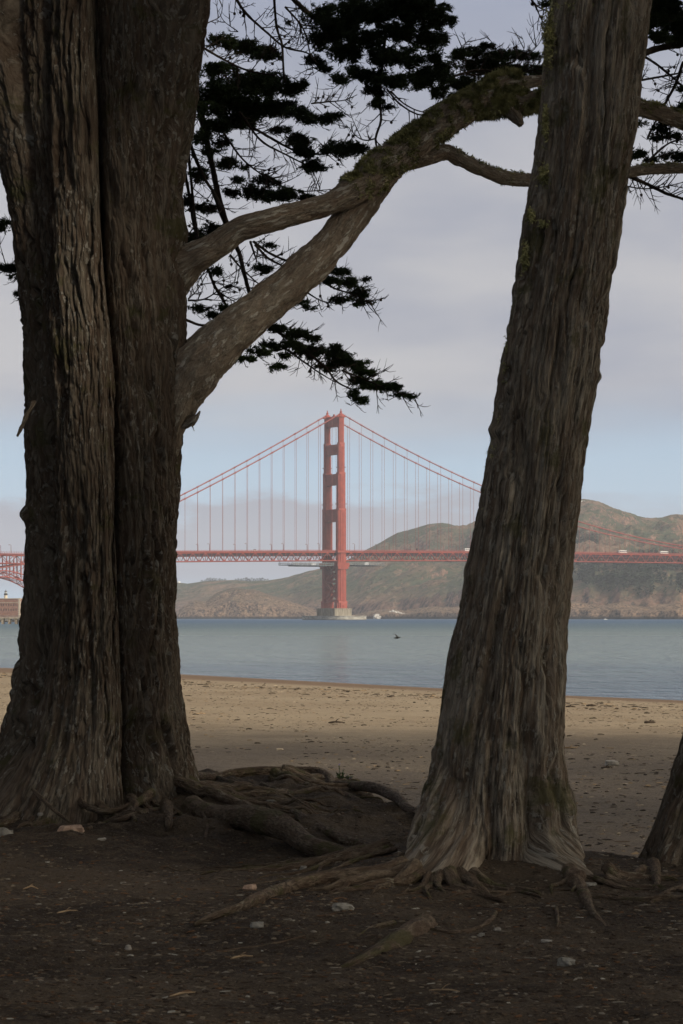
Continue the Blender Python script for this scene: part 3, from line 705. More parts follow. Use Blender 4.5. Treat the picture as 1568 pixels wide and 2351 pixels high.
for i in range(len(sa) - 1): mb.beam(LB(sa[i], -BW, al(sa[i])), LB(sa[i + 1], BW, al(sa[i + 1])), .4); mb.beam(LB(sa[i], BW, al(sa[i])), LB(sa[i + 1], -BW, al(sa[i + 1])), .4)
mb.build("cross_frames", RED, AR)
mb = MB(); mb.box((A0, -BW - .5, 65.6), (A1, BW + .5, 66.3)); mb.build("road_deck_shaded", ROAD_SHADE, AR)

m = Mat("fort_brick", .95, .1); v = m.coord(None, (1, 1, 1)); n_ = m.noise(v, .35, 5, .65)
c = m.mix(m.step(n_, .35, .65), (.19, .095, .068), (.27, .150, .105)); m.col(c); BRICK = m.m
QU = simple("fort_granite", (.33, .28, .21), (.42, .36, .28), .8); DARKW = simple("fort_slit", (.03, .025, .022), (.05, .04, .035), 1)
fc = at(44.5, 1417, 2340); FB = empty("brick_fort", (fc[0], fc[1], 3.2)); tag(FB, "red brick fort with rows of slit windows under the arch span", "fort")
d1, d2 = np.array([-.97, .24]), np.array([.72, .69]); L1, L2 = 75.0, 60.0; HT = 18.0
pa = (0, 0); pb = tuple(d1 * L1); pc = tuple(d1 * L1 + d2 * L2); pd = tuple(d2 * L2)
mb = MB(); mb.prism([pa, pd, pc, pb], -1.5, HT); mb.build("brick_wall", BRICK, FB)
mb = MB(); off = .12
for dd, LL in ((d1, L1), (d2, L2)):
    nrm = np.array([dd[1], -dd[0]]); nrm = nrm if nrm[1] < 0 else -nrm
    for z0, z1, o2 in ((HT - 4.1, HT - 3.6, .2), (HT - .1, HT + .5, .35)):
        p0 = nrm * o2 / 2; q0 = dd * LL + nrm * o2 / 2; mb.beam((p0[0], p0[1], (z0 + z1) / 2), (q0[0], q0[1], (z0 + z1) / 2), .5 + o2, z1 - z0)
mb.build("string_course", QU, FB)
mb = MB()
for i in range(18):
    ww = 1.5 if i % 2 else .9; z0 = -1.5 + i * 1.08
    for dd in (d1, d2): q0 = dd * ww; mb.beam((0, -.05, z0 + .5), (q0[0], q0[1] - .05, z0 + .5), .35, 1.04)
mb.build("corner_quoins", QU, FB)
for dd, LL in ((d1, L1), (d2, L2)):
    for row, zc in enumerate((12.0, 7.2)):
        for i in range(int(LL / 2.6) if dd is d1 else 8):
            p0 = dd * (3.2 + 2.6 * i) * (1 if dd is d1 else 1.0)
            if dd is d1 and i > 14: continue
            mb = MB(); q0 = p0 + dd * .55; mb.beam((p0[0], p0[1] - .1, zc), (q0[0], q0[1] - .1, zc), .5, 2.1); mb.build("slit_window", DARKW, FB)
lp_ = at(13.2, 1417, 2348); LH = empty("lighthouse", (lp_[0], lp_[1], 3.2 + HT)); tag(LH, "small white lighthouse with black gallery on the fort roof", "lighthouse")
mb = MB(); mb.lathe([(1.7, -.5), (1.5, 3.6)], n=10); mb.build("tower_body", simple("lighthouse_paint", (.55, .47, .33), (.62, .54, .40), 2), LH)
mb = MB(); mb.lathe([(1.5, 3.6), (2.1, 4.0), (2.1, 4.2), (1.6, 4.3), (1.6, 5.2), (2.0, 5.3), (1.4, 5.4)], n=10); mb.build("gallery", DARKW, LH)
mb = MB(); mb.lathe([(1.2, 5.4), (1.2, 7.0)], n=10); mb.build("lantern", simple("lantern_glass", (.35, .37, .36), (.4, .42, .4), 1, .3), LH)
mb = MB(); mb.lathe([(1.4, 7.0), (.9, 7.7), (.25, 8.1), (.15, 9.0), (0, 9.1)], n=10); mb.build("lantern_roof", DARKW, LH)
# low shore of the fort and its rock wall
ROCKM = simple("seawall_rock", (.055, .052, .048), (.15, .14, .125), .4, .95, .1, .3)
m = simple("fort_shore", (.10, .09, .07), (.15, .13, .10), .05)
x0_ = (-500 - CX) / F; sh = [((-500 - CX) / F * 1440, 1440), ((110 - CX) / F * 1440, 1440), ((260 - CX) / F * 2300, 2300), ((200 - CX) / F * 2700, 2700), ((-700 - CX) / F * 2700, 2700)]
mb = MB(); mb.prism(sh, -3, 1.5, 1.6); o = mb.build("fort_shore", m); o['kind'] = 'structure'
mb = MB(); r = np.random.default_rng(5)
for i in range(700):
    px_ = r.uniform(-120, 118); Y_ = 1436 + r.uniform(-3, 4); p = at(px_, 1417, Y_); s_ = r.uniform(.5, 1.1)
    boulder(mb, (p[0], p[1], r.uniform(-.3, 1.2)), (s_ * 1.2, s_, s_ * .9), i * .37, 8, .8, .5)
o = mb.build("seawall_rocks", ROCKM); tag(o, None, None, None, 'stuff')
JT = empty("jetty", at(40, 1433, 1035)); JT.location[2] = 0; tag(JT, "long weathered wooden jetty on square piles in front of the fort", "jetty")
PIERM = simple("jetty_wood", (.22, .19, .15), (.36, .31, .24), .7); PILEM = simple("pile_concrete", (.15, .115, .085), (.32, .27, .20), .5)
u = 1035 / F
mb = MB(); mb.box((-160 * u, -2.2, 2.35), (90 * u, 2.2, 2.75)); mb.box((-160 * u, -2.35, 2.55), (90 * u, -2.2, 2.9)); mb.build("deck_planks", PIERM, JT)
mb = MB()
for i in range(-11, 7):
    x = (6.8 + 15.4 * i - 40) * u
    if x > 88 * u or x < -155 * u: continue
    m2 = MB(); m2.box((x - .5, -1.9, -2), (x + .5, -.9, 2.1), .95); m2.box((x - .75, -2.1, 2.1), (x + .75, 2.1, 2.35)); m2.box((x - .5, .9, -2), (x + .5, 1.9, 2.1), .95); m2.build("pile", PILEM, JT)
for i in range(-80, 46):
    x = i * 2 * u; mb.beam((x, -2.1, 2.7), (x, -2.1, 3.75), .08)
for zc in (3.1, 3.4, 3.75): mb.beam((-160 * u, -2.1, zc), (90 * u, -2.1, zc), .07)
mb.build("hand_rail", simple("jetty_rail", (.12, .11, .10), (.2, .19, .17), 1), JT)
e = empty("flying_bird", at(911, 1465, 190)); BK = simple("bird_feathers", (.015, .014, .013), (.03, .028, .026), 5)
mb = MB(); mb.tube([(-.28, 0, 0), (-.1, 0, 0.02), (.12, 0, .02), (.26, 0, .07), (.36, 0, .06)], [.02, .06, .07, .035, .012], 8, .04)
sp = []
for sg in (1, -1):
    for i in range(8):
        t0, t1 = i / 8, (i + 1) / 8
        def wp(t): return np.array([.05 - .18 * t ** 2, sg * .55 * t, .03 + .22 * math.sin(t * 2.2) * (1 if sg > 0 else .7)]), .16 * (1 - t) ** .6 + .015
        a, ca = wp(t0); b, cb = wp(t1); mb.add([a + (ca / 2, 0, 0), b + (cb / 2, 0, 0), b - (cb / 2, 0, 0), a - (ca / 2, 0, 0)], [(0, 1, 2, 3)]); mb.add([a + (ca / 2, 0, -.012), b + (cb / 2, 0, -.012), b - (cb / 2, 0, -.012), a - (ca / 2, 0, -.012)], [(3, 2, 1, 0)])
mb.build("body", BK, e, True); e.rotation_euler = (.2, 0, math.radians(25)); tag(e, "dark seabird flying low above the water near the leaning trunk", "bird")

# ------------------------------------------------------------------ trees
def trunk(name, mat, parent, Y0, center, stems, R, nth, rows, amp=1.0, bumps=(), twist=0.0, stretch=1.0):
    """one continuous trunk surface: polar union of stems; keys in picture rows of the plane at distance Y0"""
    k_ = Y0 / F; y = np.asarray(rows, float); th = np.linspace(0, 2 * np.pi, nth, endpoint=False)
    def it(keys, j): ks = sorted(keys); a = [q[0] for q in ks]; return np.interp(y, a, [q[j] for q in ks])
    cx, cdp = it(center, 1), it(center, 2)
    dx, dy = np.cos(th)[None], np.sin(th)[None]       # dy negative = towards the camera
    rad = np.zeros((len(y), nth)) + 4
    acc = np.zeros_like(rad)
    for st in stems:
        X, Rr, Dp = it(st, 1), it(st, 2), it(st, 3)
        rel = np.stack([X - cx, -(Dp - cdp)], -1)
        b = rel[:, :1] * dx + rel[:, 1:] * dy; c2 = (rel ** 2).sum(1)[:, None]; disc = Rr[:, None] ** 2 - (c2 - b ** 2)
        e = b + np.sqrt(np.maximum(disc, 0)); e = np.where((disc > 0) & (e > 0), e, 0)
        acc += np.maximum(e, 0) ** 14
    rad = acc ** (1 / 14)
    kern = np.exp(-np.linspace(-2, 2, 13) ** 2); kern /= kern.sum()
    rad = sum(np.roll(rad, i - 6, 1) * kern[i] for i in range(13))
    for i in range(2):
        rad = np.vstack([rad[:1], (rad[:-2] + rad[1:-1] * 2 + rad[2:]) / 4, rad[-1:]])
    zz = (CAMZ - (y - HOR) * k_)[:, None] + 0 * th[None]
    tw = twist * zz; bx, by = R * np.cos(th[None] + tw), R * np.sin(th[None] + tw); bz = zz
    wx = .11 * fbm(bx * 1.4, by * 1.4, bz * 1.3 + 3, 4, .55); wz = .05 * fbm(bx * 4, by * 4, bz * 2.3, 2)
    f1 = ridged((bx + wx) * 10, (by + wx) * 10, bz * .55 * stretch, 1); f2 = ridged((bx + wx) * 23, (by + wx) * 23, bz * 1.5 * stretch, 2, .6)
    f3 = fbm(bx * 45, by * 45, bz * 9, 2); f1 = f1 * (.55 + .8 * smooth(.5 + 1.6 * fbm(bx * 5, by * 5, bz * 1.8, 2))); f4 = np.clip(ridged(bx * 9, by * 9, bz * 9 + 5, 2), 0, 1) ** 3 * smooth(2.5 * fbm(bx * 2.5, by * 2.5, bz * 2, 2)); lump = fbm(bx * 2.2, by * 2.2, bz * .9, 3)
    rm = rad * k_ + amp * (-.075 * np.clip(f1, 0, 1) ** 3.2 - .034 * np.clip(f2, 0, 1) ** 2.2 + .018 * f3 - .020 * f4 + .022) + .030 * amp ** 2 * lump
    for (bpx, bpy, br, bh) in bumps:       # knots and burls, given on the visible side
        dxm = (cx[:, None] + rad * dx - bpx) * k_; dzm = zz - (CAMZ - (bpy - HOR) * k_)
        rm = rm + bh * np.exp(-(dxm ** 2 + dzm ** 2) / (br * k_) ** 2) * (dy < .15)
    X = (cx[:, None] - CX) * k_ + rm * dx; Y = Y0 - cdp[:, None] * k_ + rm * dy
    I = np.arange(len(y) * nth).reshape(len(y), nth)
    q = np.stack([I[:-1], I[1:], np.roll(I[1:], -1, 1), np.roll(I[:-1], -1, 1)], -1).reshape(-1, 4)
    loc = np.array(parent.location)
    return new_mesh(name, np.stack([X, Y, zz], -1).reshape(-1, 3) - loc, q, mat, parent, True, {'bark': np.stack([bx, by, bz], -1).reshape(-1, 3)})
def rowset(top, fine0, fine1, st, bot): return np.concatenate([np.arange(top, fine0, 14), np.arange(fine0, fine1, st), np.arange(fine1, bot, 6)])

CYP = empty("cypress_tree", at(235, 1858, 19.5)); tag(CYP, "massive fluted cypress with many fused stems and two long limbs reaching right", "tree")
S1 = [(-1400, -420, 120, -20), (-300, -60, 95, 0), (0, -15, 98, 0), (150, 22, 92, 0), (300, 66, 78, 0), (500, 106, 80, 0), (600, 117, 79, 0), (800, 135, 77, 0), (1000, 136, 76, 0), (1200, 138, 70, 0), (1400, 123, 68, -5), (1500, 112, 69, -10), (1600, 97, 71, -15), (1700, 78, 76, -15), (1760, 56, 92, -5), (1800, 40, 112, 10), (1870, 5, 145, 0), (2050, -30, 180, 0)]
S1b = [(-1400, -100, 60, 60), (0, 98, 33, 78), (200, 108, 32, 82), (400, 128, 32, 80), (600, 140, 30, 75), (900, 160, 20, 60), (1200, 150, 20, 60), (2050, 150, 20, 40)]
S2 = [(-1400, 100, 60, 90), (0, 176, 42, 118), (300, 187, 52, 128), (500, 188, 54, 128), (600, 192, 58, 130), (750, 200, 65, 128), (900, 208, 69, 124), (1200, 210, 64, 120), (1400, 212, 70, 122), (1500, 208, 77, 126), (1600, 200, 88, 134), (1700, 182, 112, 142), (1760, 165, 130, 165), (1800, 150, 148, 185), (1870, 115, 190, 225), (2050, 60, 260, 280)]
S3 = [(-1400, 420, 70, 60), (0, 304, 66, 58), (300, 304, 62, 58), (600, 306, 58, 66), (800, 322, 56, 66), (1000, 332, 62, 58), (1200, 335, 64, 56), (1400, 334, 66, 58), (1600, 344, 70, 62), (1700, 354, 76, 68), (1800, 366, 84, 78), (1870, 378, 94, 92), (1960, 390, 130, 110), (2050, 390, 140, 110)]
S5 = [(-1400, 560, 110, 0), (0, 402, 86, 28), (100, 392, 82, 28), (200, 384, 74, 28), (300, 370, 70, 26), (400, 357, 68, 24), (500, 350, 69, 22), (600, 348, 72, 20), (700, 350, 76, 16), (800, 346, 80, 12), (930, 336, 82, 8), (1000, 332, 82, 4), (1200, 326, 79, 0), (1400, 322, 77, 0), (1600, 332, 82, 0), (1700, 344, 86, 0), (1800, 360, 93, 0), (1870, 372, 108, 0), (2050, 390, 140, 0)]
CORE = [(-1400, 100, 250, -90), (0, 200, 185, -100), (300, 215, 140, -90), (600, 230, 118, -90), (1200, 235, 98, -85), (1600, 225, 112, -80), (1800, 215, 170, -50), (2050, 200, 200, -40)]
Q = [(-1400, 150, 0), (0, 215, 0), (600, 232, 0), (900, 240, 0), (1200, 242, 0), (1600, 235, 5), (1870, 220, 20), (2050, 200, 30)]
trunk("trunk", BARK_A, CYP, 19.5, Q, [S1, S1b, S2, S3, S5, CORE], .72, 900, rowset(-1400, -40, 1960, 2.6, 2060), 1.0,
      [(70, 1180, 22, .06), (320, 720, 40, .02), (190, 420, 30, .012), (420, 540, 30, .03)], .03)
def Ptube(mb, pts, n=40, step=.03, seed=1, amp=.5, off=(0, 0, 0)):
    P = [at(*p[:3]) - np.asarray(off) for p in pts]; R_ = [p[3] * p[2] / F for p in pts]
    def disp(bx, by, bz, rd):
        q = 1 / .03
        return np.minimum(rd, .16) * amp * (.30 * fbm(bx * 7, by * 7, bz * 3.5, 3) + .34 * (.35 - np.clip(ridged(bx * 17 + .3 * fbm(bx * 6, by * 6, bz * 5, 2), by * 17, bz * 4, 2), 0, 1) ** 2) + .12 * fbm(bx * 60, by * 60, bz * 40, 2))
    mb.tube(P, R_, n, step, disp, seed)
off = np.array(CYP.location)
mb = MB()    # lower, thicker limb
Ptube(mb, [(372, 1075, 19.55, 22), (384, 1000, 19.5, 36), (402, 920, 19.48, 56), (445, 848, 19.46, 62), (540, 757, 19.5, 50), (610, 700, 19.55, 45), (690, 632, 19.6, 42), (760, 560, 19.7, 39), (820, 485, 19.8, 35), (858, 430, 19.85, 33), (890, 395, 19.9, 30)], 56, .03, 1, .6, off)
mb.build("lower_limb", BARK_L, CYP, True)
mb = MB()    # upper limb that runs over it and on to the mossy fork
UP = [(365, 660, 19.75, 60), (402, 618, 19.52, 56), (450, 590, 19.4, 34), (500, 562, 19.4, 29), (550, 528, 19.4, 27), (620, 506, 19.4, 26), (700, 484, 19.5, 25), (760, 466, 19.6, 26), (820, 432, 19.7, 35), (870, 392, 19.8, 41), (930, 345, 19.9, 38), (1000, 292, 20.0, 35), (1060, 254, 20.1, 34), (1110, 226, 20.2, 33), (1150, 198, 20.3, 26), (1192, 190, 20.4, 24)]
Ptube(mb, UP, 56, .03, 2, .6, off)
FK = [(1080, 246, 20.15, 26), (1140, 243, 20.2, 24), (1190, 238, 20.25, 23), (1260, 227, 20.3, 21), (1340, 228, 20.4, 20), (1440, 245, 20.5, 19), (1500, 256, 20.6, 19), (1560, 275, 20.7, 18), (1650, 320, 20.8, 17)]
Ptube(mb, FK, 44, .03, 3, .7, off)
Ptube(mb, [(1170, 250, 20.2, 16), (1185, 268, 20.15, 13), (1196, 284, 20.1, 8)], 20, .02, 4, 1.4, off)
Ptube(mb, [(1195, 192, 20.4, 15), (1240, 186, 20.5, 13), (1300, 182, 20.6, 12)], 20, .03, 9, .7, off)
mb.build("upper_limb", BARK_L, CYP, True)
mb = MB(); SD = [(930, 372, 19.95, 20), (985, 358, 20.0, 20), (1020, 350, 20.05, 19), (1050, 362, 20.1, 17), (1110, 392, 20.2, 15), (1165, 409, 20.3, 16), (1230, 414, 20.4, 15), (1330, 408, 20.5, 14), (1440, 396, 20.6, 13), (1500, 388, 20.7, 12), (1600, 386, 20.8, 11)]
Ptube(mb, SD, 36, .03, 5, .8, off); mb.build("side_limb", BARK_L, CYP, True)
mb = MB(); Ptube(mb, [(395, 985, 19.5, 12), (420, 975, 19.45, 9), (441, 968, 19.4, 8), (452, 955, 19.4, 7)], 18, .015, 6, 2.2, off)
Ptube(mb, [(452, 955, 19.4, 5), (459, 944, 19.4, 2)], 8, .01, 6, 1, off); Ptube(mb, [(440, 974, 19.4, 2), (446, 990, 19.4, .6)], 6, .01, 6, 1, off); mb.build("broken_stub", BARK_L, CYP, True)
mb = MB(); Ptube(mb, [(78, 925, 19.2, 7), (64, 948, 19.1, 6), (52, 975, 19.05, 4.5), (40, 1002, 19.0, 2.5)], 12, .015, 7, 2.0, off); mb.build("hanging_splinter", BARK_A, CYP, True)

def blades(base, d, length, width, r):
    n = len(base); a = r.normal(size=(n, 3)); s_ = np.cross(d, a); s_ /= np.linalg.norm(s_, axis=1)[:, None] + 1e-9
    wv = s_ * np.asarray(width).reshape(-1, 1) * .5; tip = base + d * np.asarray(length).reshape(-1, 1)
    return np.stack([base - wv, base + wv, tip], 1).reshape(-1, 3)
def sprays(c, d, size, nb, r, wf=.16):
    n = len(c); t = np.tile(np.linspace(0, .8, nb)[None], (n, 1)); size = np.asarray(size).reshape(-1, 1)
    base = c[:, None] + d[:, None] * (t * size)[..., None]
    bd = d[:, None] * .75 + r.normal(size=(n, nb, 3)) * .55; bd /= np.linalg.norm(bd, axis=2)[..., None]
    ln = size * (.75 - .35 * t) * (.7 + .6 * r.random((n, nb))); wd = size * wf * (.7 + .6 * r.random((n, nb)))
    return blades(base.reshape(-1, 3), bd.reshape(-1, 3), ln.ravel(), wd.ravel(), r)
def tri_obj(name, vs, mat, parent, off=(0, 0, 0)):
    v = np.vstack(vs) - np.asarray(off); return new_mesh(name, v, np.arange(len(v)).reshape(-1, 3), mat, parent)

# moss on the limbs
r = np.random.default_rng(21); vs = []
def moss_on(pts, n, upbias, size=.030, x0=0, x1=1e9):
    P = np.array([at(*p[:3]) for p in pts]); R_ = np.array([p[3] * p[2] / F for p in pts]); P, R_ = crom(P, R_, .02)
    sel = (CX + P[:, 0] / P[:, 1] * F > x0) & (CX + P[:, 0] / P[:, 1] * F < x1); P, R_ = P[sel], R_[sel]
    i = r.integers(1, len(P) - 1, n); T = P[i + 1] - P[i - 1]; T /= np.linalg.norm(T, axis=1)[:, None]
    nrm = r.normal(size=(n, 3)); nrm[:, 2] += upbias; nrm -= T * (nrm * T).sum(1)[:, None]; nrm /= np.linalg.norm(nrm, axis=1)[:, None]
    pos = P[i] + nrm * R_[i][:, None] * .97
    keep = fbm(pos[:, 0] * 9, pos[:, 1] * 9, pos[:, 2] * 9, 3) > .02; pos, nrm = pos[keep], nrm[keep]; n = len(pos)
    for _ in range(7):
        d = nrm + r.normal(size=(n, 3)) * .6 + np.array([0, 0, -.25]); d /= np.linalg.norm(d, axis=1)[:, None]
        vs.append(blades(pos + r.normal(size=(n, 3)) * .008, d, size * (.4 + .9 * r.random(n)), .010 + .006 * r.random(n), r))
moss_on(UP, 12000, .9, .034, 800); moss_on(FK, 6500, .7, .036, 1090, 1260); moss_on(FK, 900, 1.6, .02, 1430); moss_on(SD, 900, 1.7, .018); moss_on(UP[-3:], 1500, .9, .05)
tri_obj("moss", vs, MOSS, CYP, off)

# boughs, twigs and foliage hanging from the crown: traced at their own depth behind the limbs
def Z5(x, y): return 373.1 + x * .4027, y * .4027
def Z6(x, y): return 401.8 + x * .3844, 459.2 + y * .3844
def Z8(x, y): return 1033.3 + x * .3412, y * .3412
def Z7(x, y): return x * .3293, y * .3293
cl = []
for T_, f_, lst in (
 (Z5, 1, [(330,240,90,42),(450,270,110,45),(580,310,100,45),(300,400,100,50),(420,470,160,70),(560,480,150,70),(700,500,110,55),(790,480,45,28),(300,540,120,80),(420,590,150,85),(560,620,120,60),(680,620,110,50),
   (760,640,80,32),(830,680,90,32),(920,680,70,35),(985,662,45,14),(430,690,140,45),(250,640,80,55),(650,740,60,35),(770,800,85,42),(800,860,80,38),(860,950,80,45),(1010,850,110,50),(1100,850,58,50),(950,860,60,25),
   (350,930,55,38),(280,860,60,38),(195,1000,65,45),(460,950,38,25),(410,1030,38,28),(600,1030,85,42),(700,1110,105,36),(560,1110,105,42),(800,1130,65,22),(480,1080,55,36),(250,1190,46,32),(270,1300,52,32),
   (170,1380,60,28),(140,1150,30,50),(380,1100,45,32),(200,1190,30,22),(300,720,70,60),(200,780,40,50),(320,820,60,40),
   (900,100,110,80),(1000,160,130,100),(900,230,80,60),(860,350,58,40),(920,390,46,24),(1030,300,85,65),(1100,60,140,80),(1250,60,160,90),(1400,50,160,90),(1520,100,120,90),(1150,220,110,65),(1020,450,58,34),
   (1100,420,75,48),(1200,440,90,46),(1300,460,100,46),(1420,470,100,42),(1500,440,100,60),(1350,330,110,65),(1500,220,100,80),(1200,520,60,36),(1210,590,55,36),(1265,612,36,16),(1330,180,100,60),(1550,520,55,50),(1550,350,60,60),(1240,330,80,60),(590,60,12,10),(710,130,22,18)]),
 (Z8, 1, [(60,370,80,38),(150,350,100,38),(220,310,58,22),(300,380,110,42),(420,370,85,36),(530,380,85,28),(200,450,170,65),(400,480,150,50),(540,470,90,34),(80,560,110,52),(40,650,48,46),(150,590,90,30),(590,500,50,34),
   (640,25,50,26),(0,150,14,55),(-60,480,90,80),(1420,60,110,100),(1500,150,120,130),(1390,250,80,46),(1540,280,60,36),(1265,840,46,36),(1255,1040,55,38),(1330,1080,46,28),(1420,860,50,42),(1480,920,60,34),(1540,720,40,36),
   (1400,1060,50,34),(1550,600,28,28),(1520,1050,46,50),(1300,1130,60,22),(1480,830,50,30),(1380,930,30,26),(1560,170,60,110),(1330,150,40,60)]),
 (Z6, 1, [(240,420,40,36),(200,190,58,34),(110,220,56,36),(140,650,58,34),(260,640,44,28),(210,690,44,24),(530,410,64,36),(560,270,36,20),(970,430,64,26),(1030,500,64,44),(920,480,50,32),(1100,560,52,52),(1130,480,36,24),
   (1140,610,56,22),(980,600,62,30),(1060,625,44,14),(770,640,56,22),(740,610,44,16),(600,770,46,36),(720,800,64,34),(820,830,42,24),(560,870,56,46),(500,910,70,34),(420,950,56,22),(600,995,46,20),(690,870,66,42),
   (810,910,95,50),(930,900,66,40),(990,950,100,44),(1080,980,72,40),(900,1000,66,34),(1120,1030,66,34),(1090,1080,66,30),(1150,1110,60,34),(1230,1110,70,34),(1290,1120,52,28),(1090,1190,44,34),(1060,1160,36,34),(1350,1165,54,14),(1410,1177,34,8),(640,940,40,30)]),
 (Z7, 1, [(5,1060,16,44),(35,1555,52,38),(80,1870,60,36),(110,1940,46,36),(140,2050,26,18),(15,1600,26,20),(10,1870,30,18)])):
    for (x, y, rx, ry) in lst:
        px, py = T_(x, y); s_ = T_(1, 0)[0] - T_(0, 0)[0]; cl.append((px, py, rx * s_, ry * s_))
r = np.random.default_rng(31); dark, lit = [], []; twigs = MB()
for ci, (px, py, rx, ry) in enumerate(cl):
    Yc = 21.6 + 1.0 * math.sin(px * .011 + py * .006) + r.normal() * .25
    if 1040 < px < 1300 and py < 240: Yc += .6
    n = int(rx * ry * math.pi / 4.6) + 5; u_ = r.normal(size=(n, 3)); u_ /= np.linalg.norm(u_, axis=1)[:, None]; q = r.random(n) ** (1 / 2.2)
    lx = u_[:, 0] * q * rx * 1.15; ly = u_[:, 2] * q * ry * 1.2
    # ragged outline and holes
    nn = perlin((px + lx) * .040, (py + ly) * .060, Yc * .3) + .8 * perlin((px + lx) * .10, (py + ly) * .13, Yc); keep = nn > (q - .84) * 1.0; lx, ly, u2 = lx[keep], ly[keep], u_[keep]; n = len(lx)
    if n < 3: continue
    kk = Yc / F; pos = np.stack([(px + lx - CX) * kk, Yc + u2[:, 1] * rx * kk * .8, CAMZ - (py + ly - HOR) * kk], -1)
    hx = 1 if px > 300 else -1
    d = u2 * .7 + np.array([.75 * hx, 0, .10]) + r.normal(size=(n, 3)) * .35; d /= np.linalg.norm(d, axis=1)[:, None]
    v = sprays(pos, d, .036 + .028 * r.random(n), 8, r, .20)
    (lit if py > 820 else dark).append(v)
    for _ in range(max(1, int(rx / (8 if py < 820 else 16)))):      # fine twigs reaching out of the clump
        a = r.uniform(-.9, .9); L_ = r.uniform(.07, .19); p0 = np.array([(px + r.uniform(-.6, .6) * rx - CX) * kk, Yc, CAMZ - (py + r.uniform(-.4, .4) * ry - HOR) * kk])
        dd = np.array([hx * math.cos(a) * (1 if r.random() < .75 else -1), r.uniform(-.4, .4), math.sin(a)]) * L_; sag = np.array([0, 0, -.03])
        twigs.tube([p0 - off, p0 + dd * .5 + sag - off, p0 + dd - off], [.004, .003, .0015], 4, cap=False)
        for _k in range(2):
            b_ = p0 + dd * r.uniform(.4, .9) + sag * .6 - off; d_ = dd * .35 + r.normal(size=3) * L_ * .2; twigs.tube([b_, b_ + d_ * .6, b_ + d_ + np.array([0, 0, .012])], [.0028, .002, .0012], 4, cap=False)
tri_obj("foliage", dark, FOLP, CYP, off); tri_obj("foliage", lit, simple('cypress_foliage_lit_green', (.016, .034, .010), (.060, .095, .028), 3, .8, .1), CYP, off)  # lower clumps get a brighter green, their light put into the colour
bl = []
def bough(T_, pts, r0, r1, Yb=None, tw=1.0):
    P = [T_(*p) for p in pts]; Yb = Yb or 21.7 + .8 * math.sin(P[0][0] * .011); n = len(P)
    pp = [at(p[0], p[1], Yb + .25 * math.sin(i * 1.3)) - off for i, p in enumerate(P)]; rr = [(r0 + (r1 - r0) * i / (n - 1)) * Yb / F for i in range(n)]
    mb = MB(); mb.tube(pp, rr, 8, .04, None, len(bl), True, .5); mb.build('bough', TWIG, CYP, True)
    C_, R_ = crom(np.array(pp), np.array(rr), .03); m_ = len(C_)
    nt_ = int(m_ * .48 * tw)
    for _ in range(nt_):      # forked twigs
        i = int(r.integers(0, m_ - 1)); T = C_[min(i + 1, m_ - 1)] - C_[max(i - 1, 0)]; T /= np.linalg.norm(T) + 1e-9
        side = np.cross(T, [0, 1, 0]) * (1 if r.random() < .5 else -1); L_ = r.uniform(.08, .32)
        d = T * r.uniform(.4, 1) + side * r.uniform(.5, 1) + np.array([0, r.normal() * .4, .1]); d /= np.linalg.norm(d)
        cu = side * r.uniform(-.3, .3) + np.array([0, 0, r.uniform(-.1, .35)]); pts_ = [C_[i] + d * L_ * t + cu * L_ * t * t * .5 for t in (0, .33, .66, 1)]
        twigs.tube(pts_, [.0055, .0045, .003, .0016], 5, cap=False)
        for t in (1, 2, 2):
            b = pts_[t]; d2 = d + r.normal(size=3) * .6; d2 /= np.linalg.norm(d2); L2_ = L_ * r.uniform(.25, .5)
            twigs.tube([b, b + d2 * L2_ * .5, b + d2 * L2_ + cu * .1], [.003, .0025, .0013], 4, cap=False)
        if r.random() < .16:
            b = pts_[2]; cb = MB(); boulder(twigs, b + np.array([0, 0, -.012]), (.014, .014, .015), r.random() * 9, 8, 1, .2)
    bl.append(1)
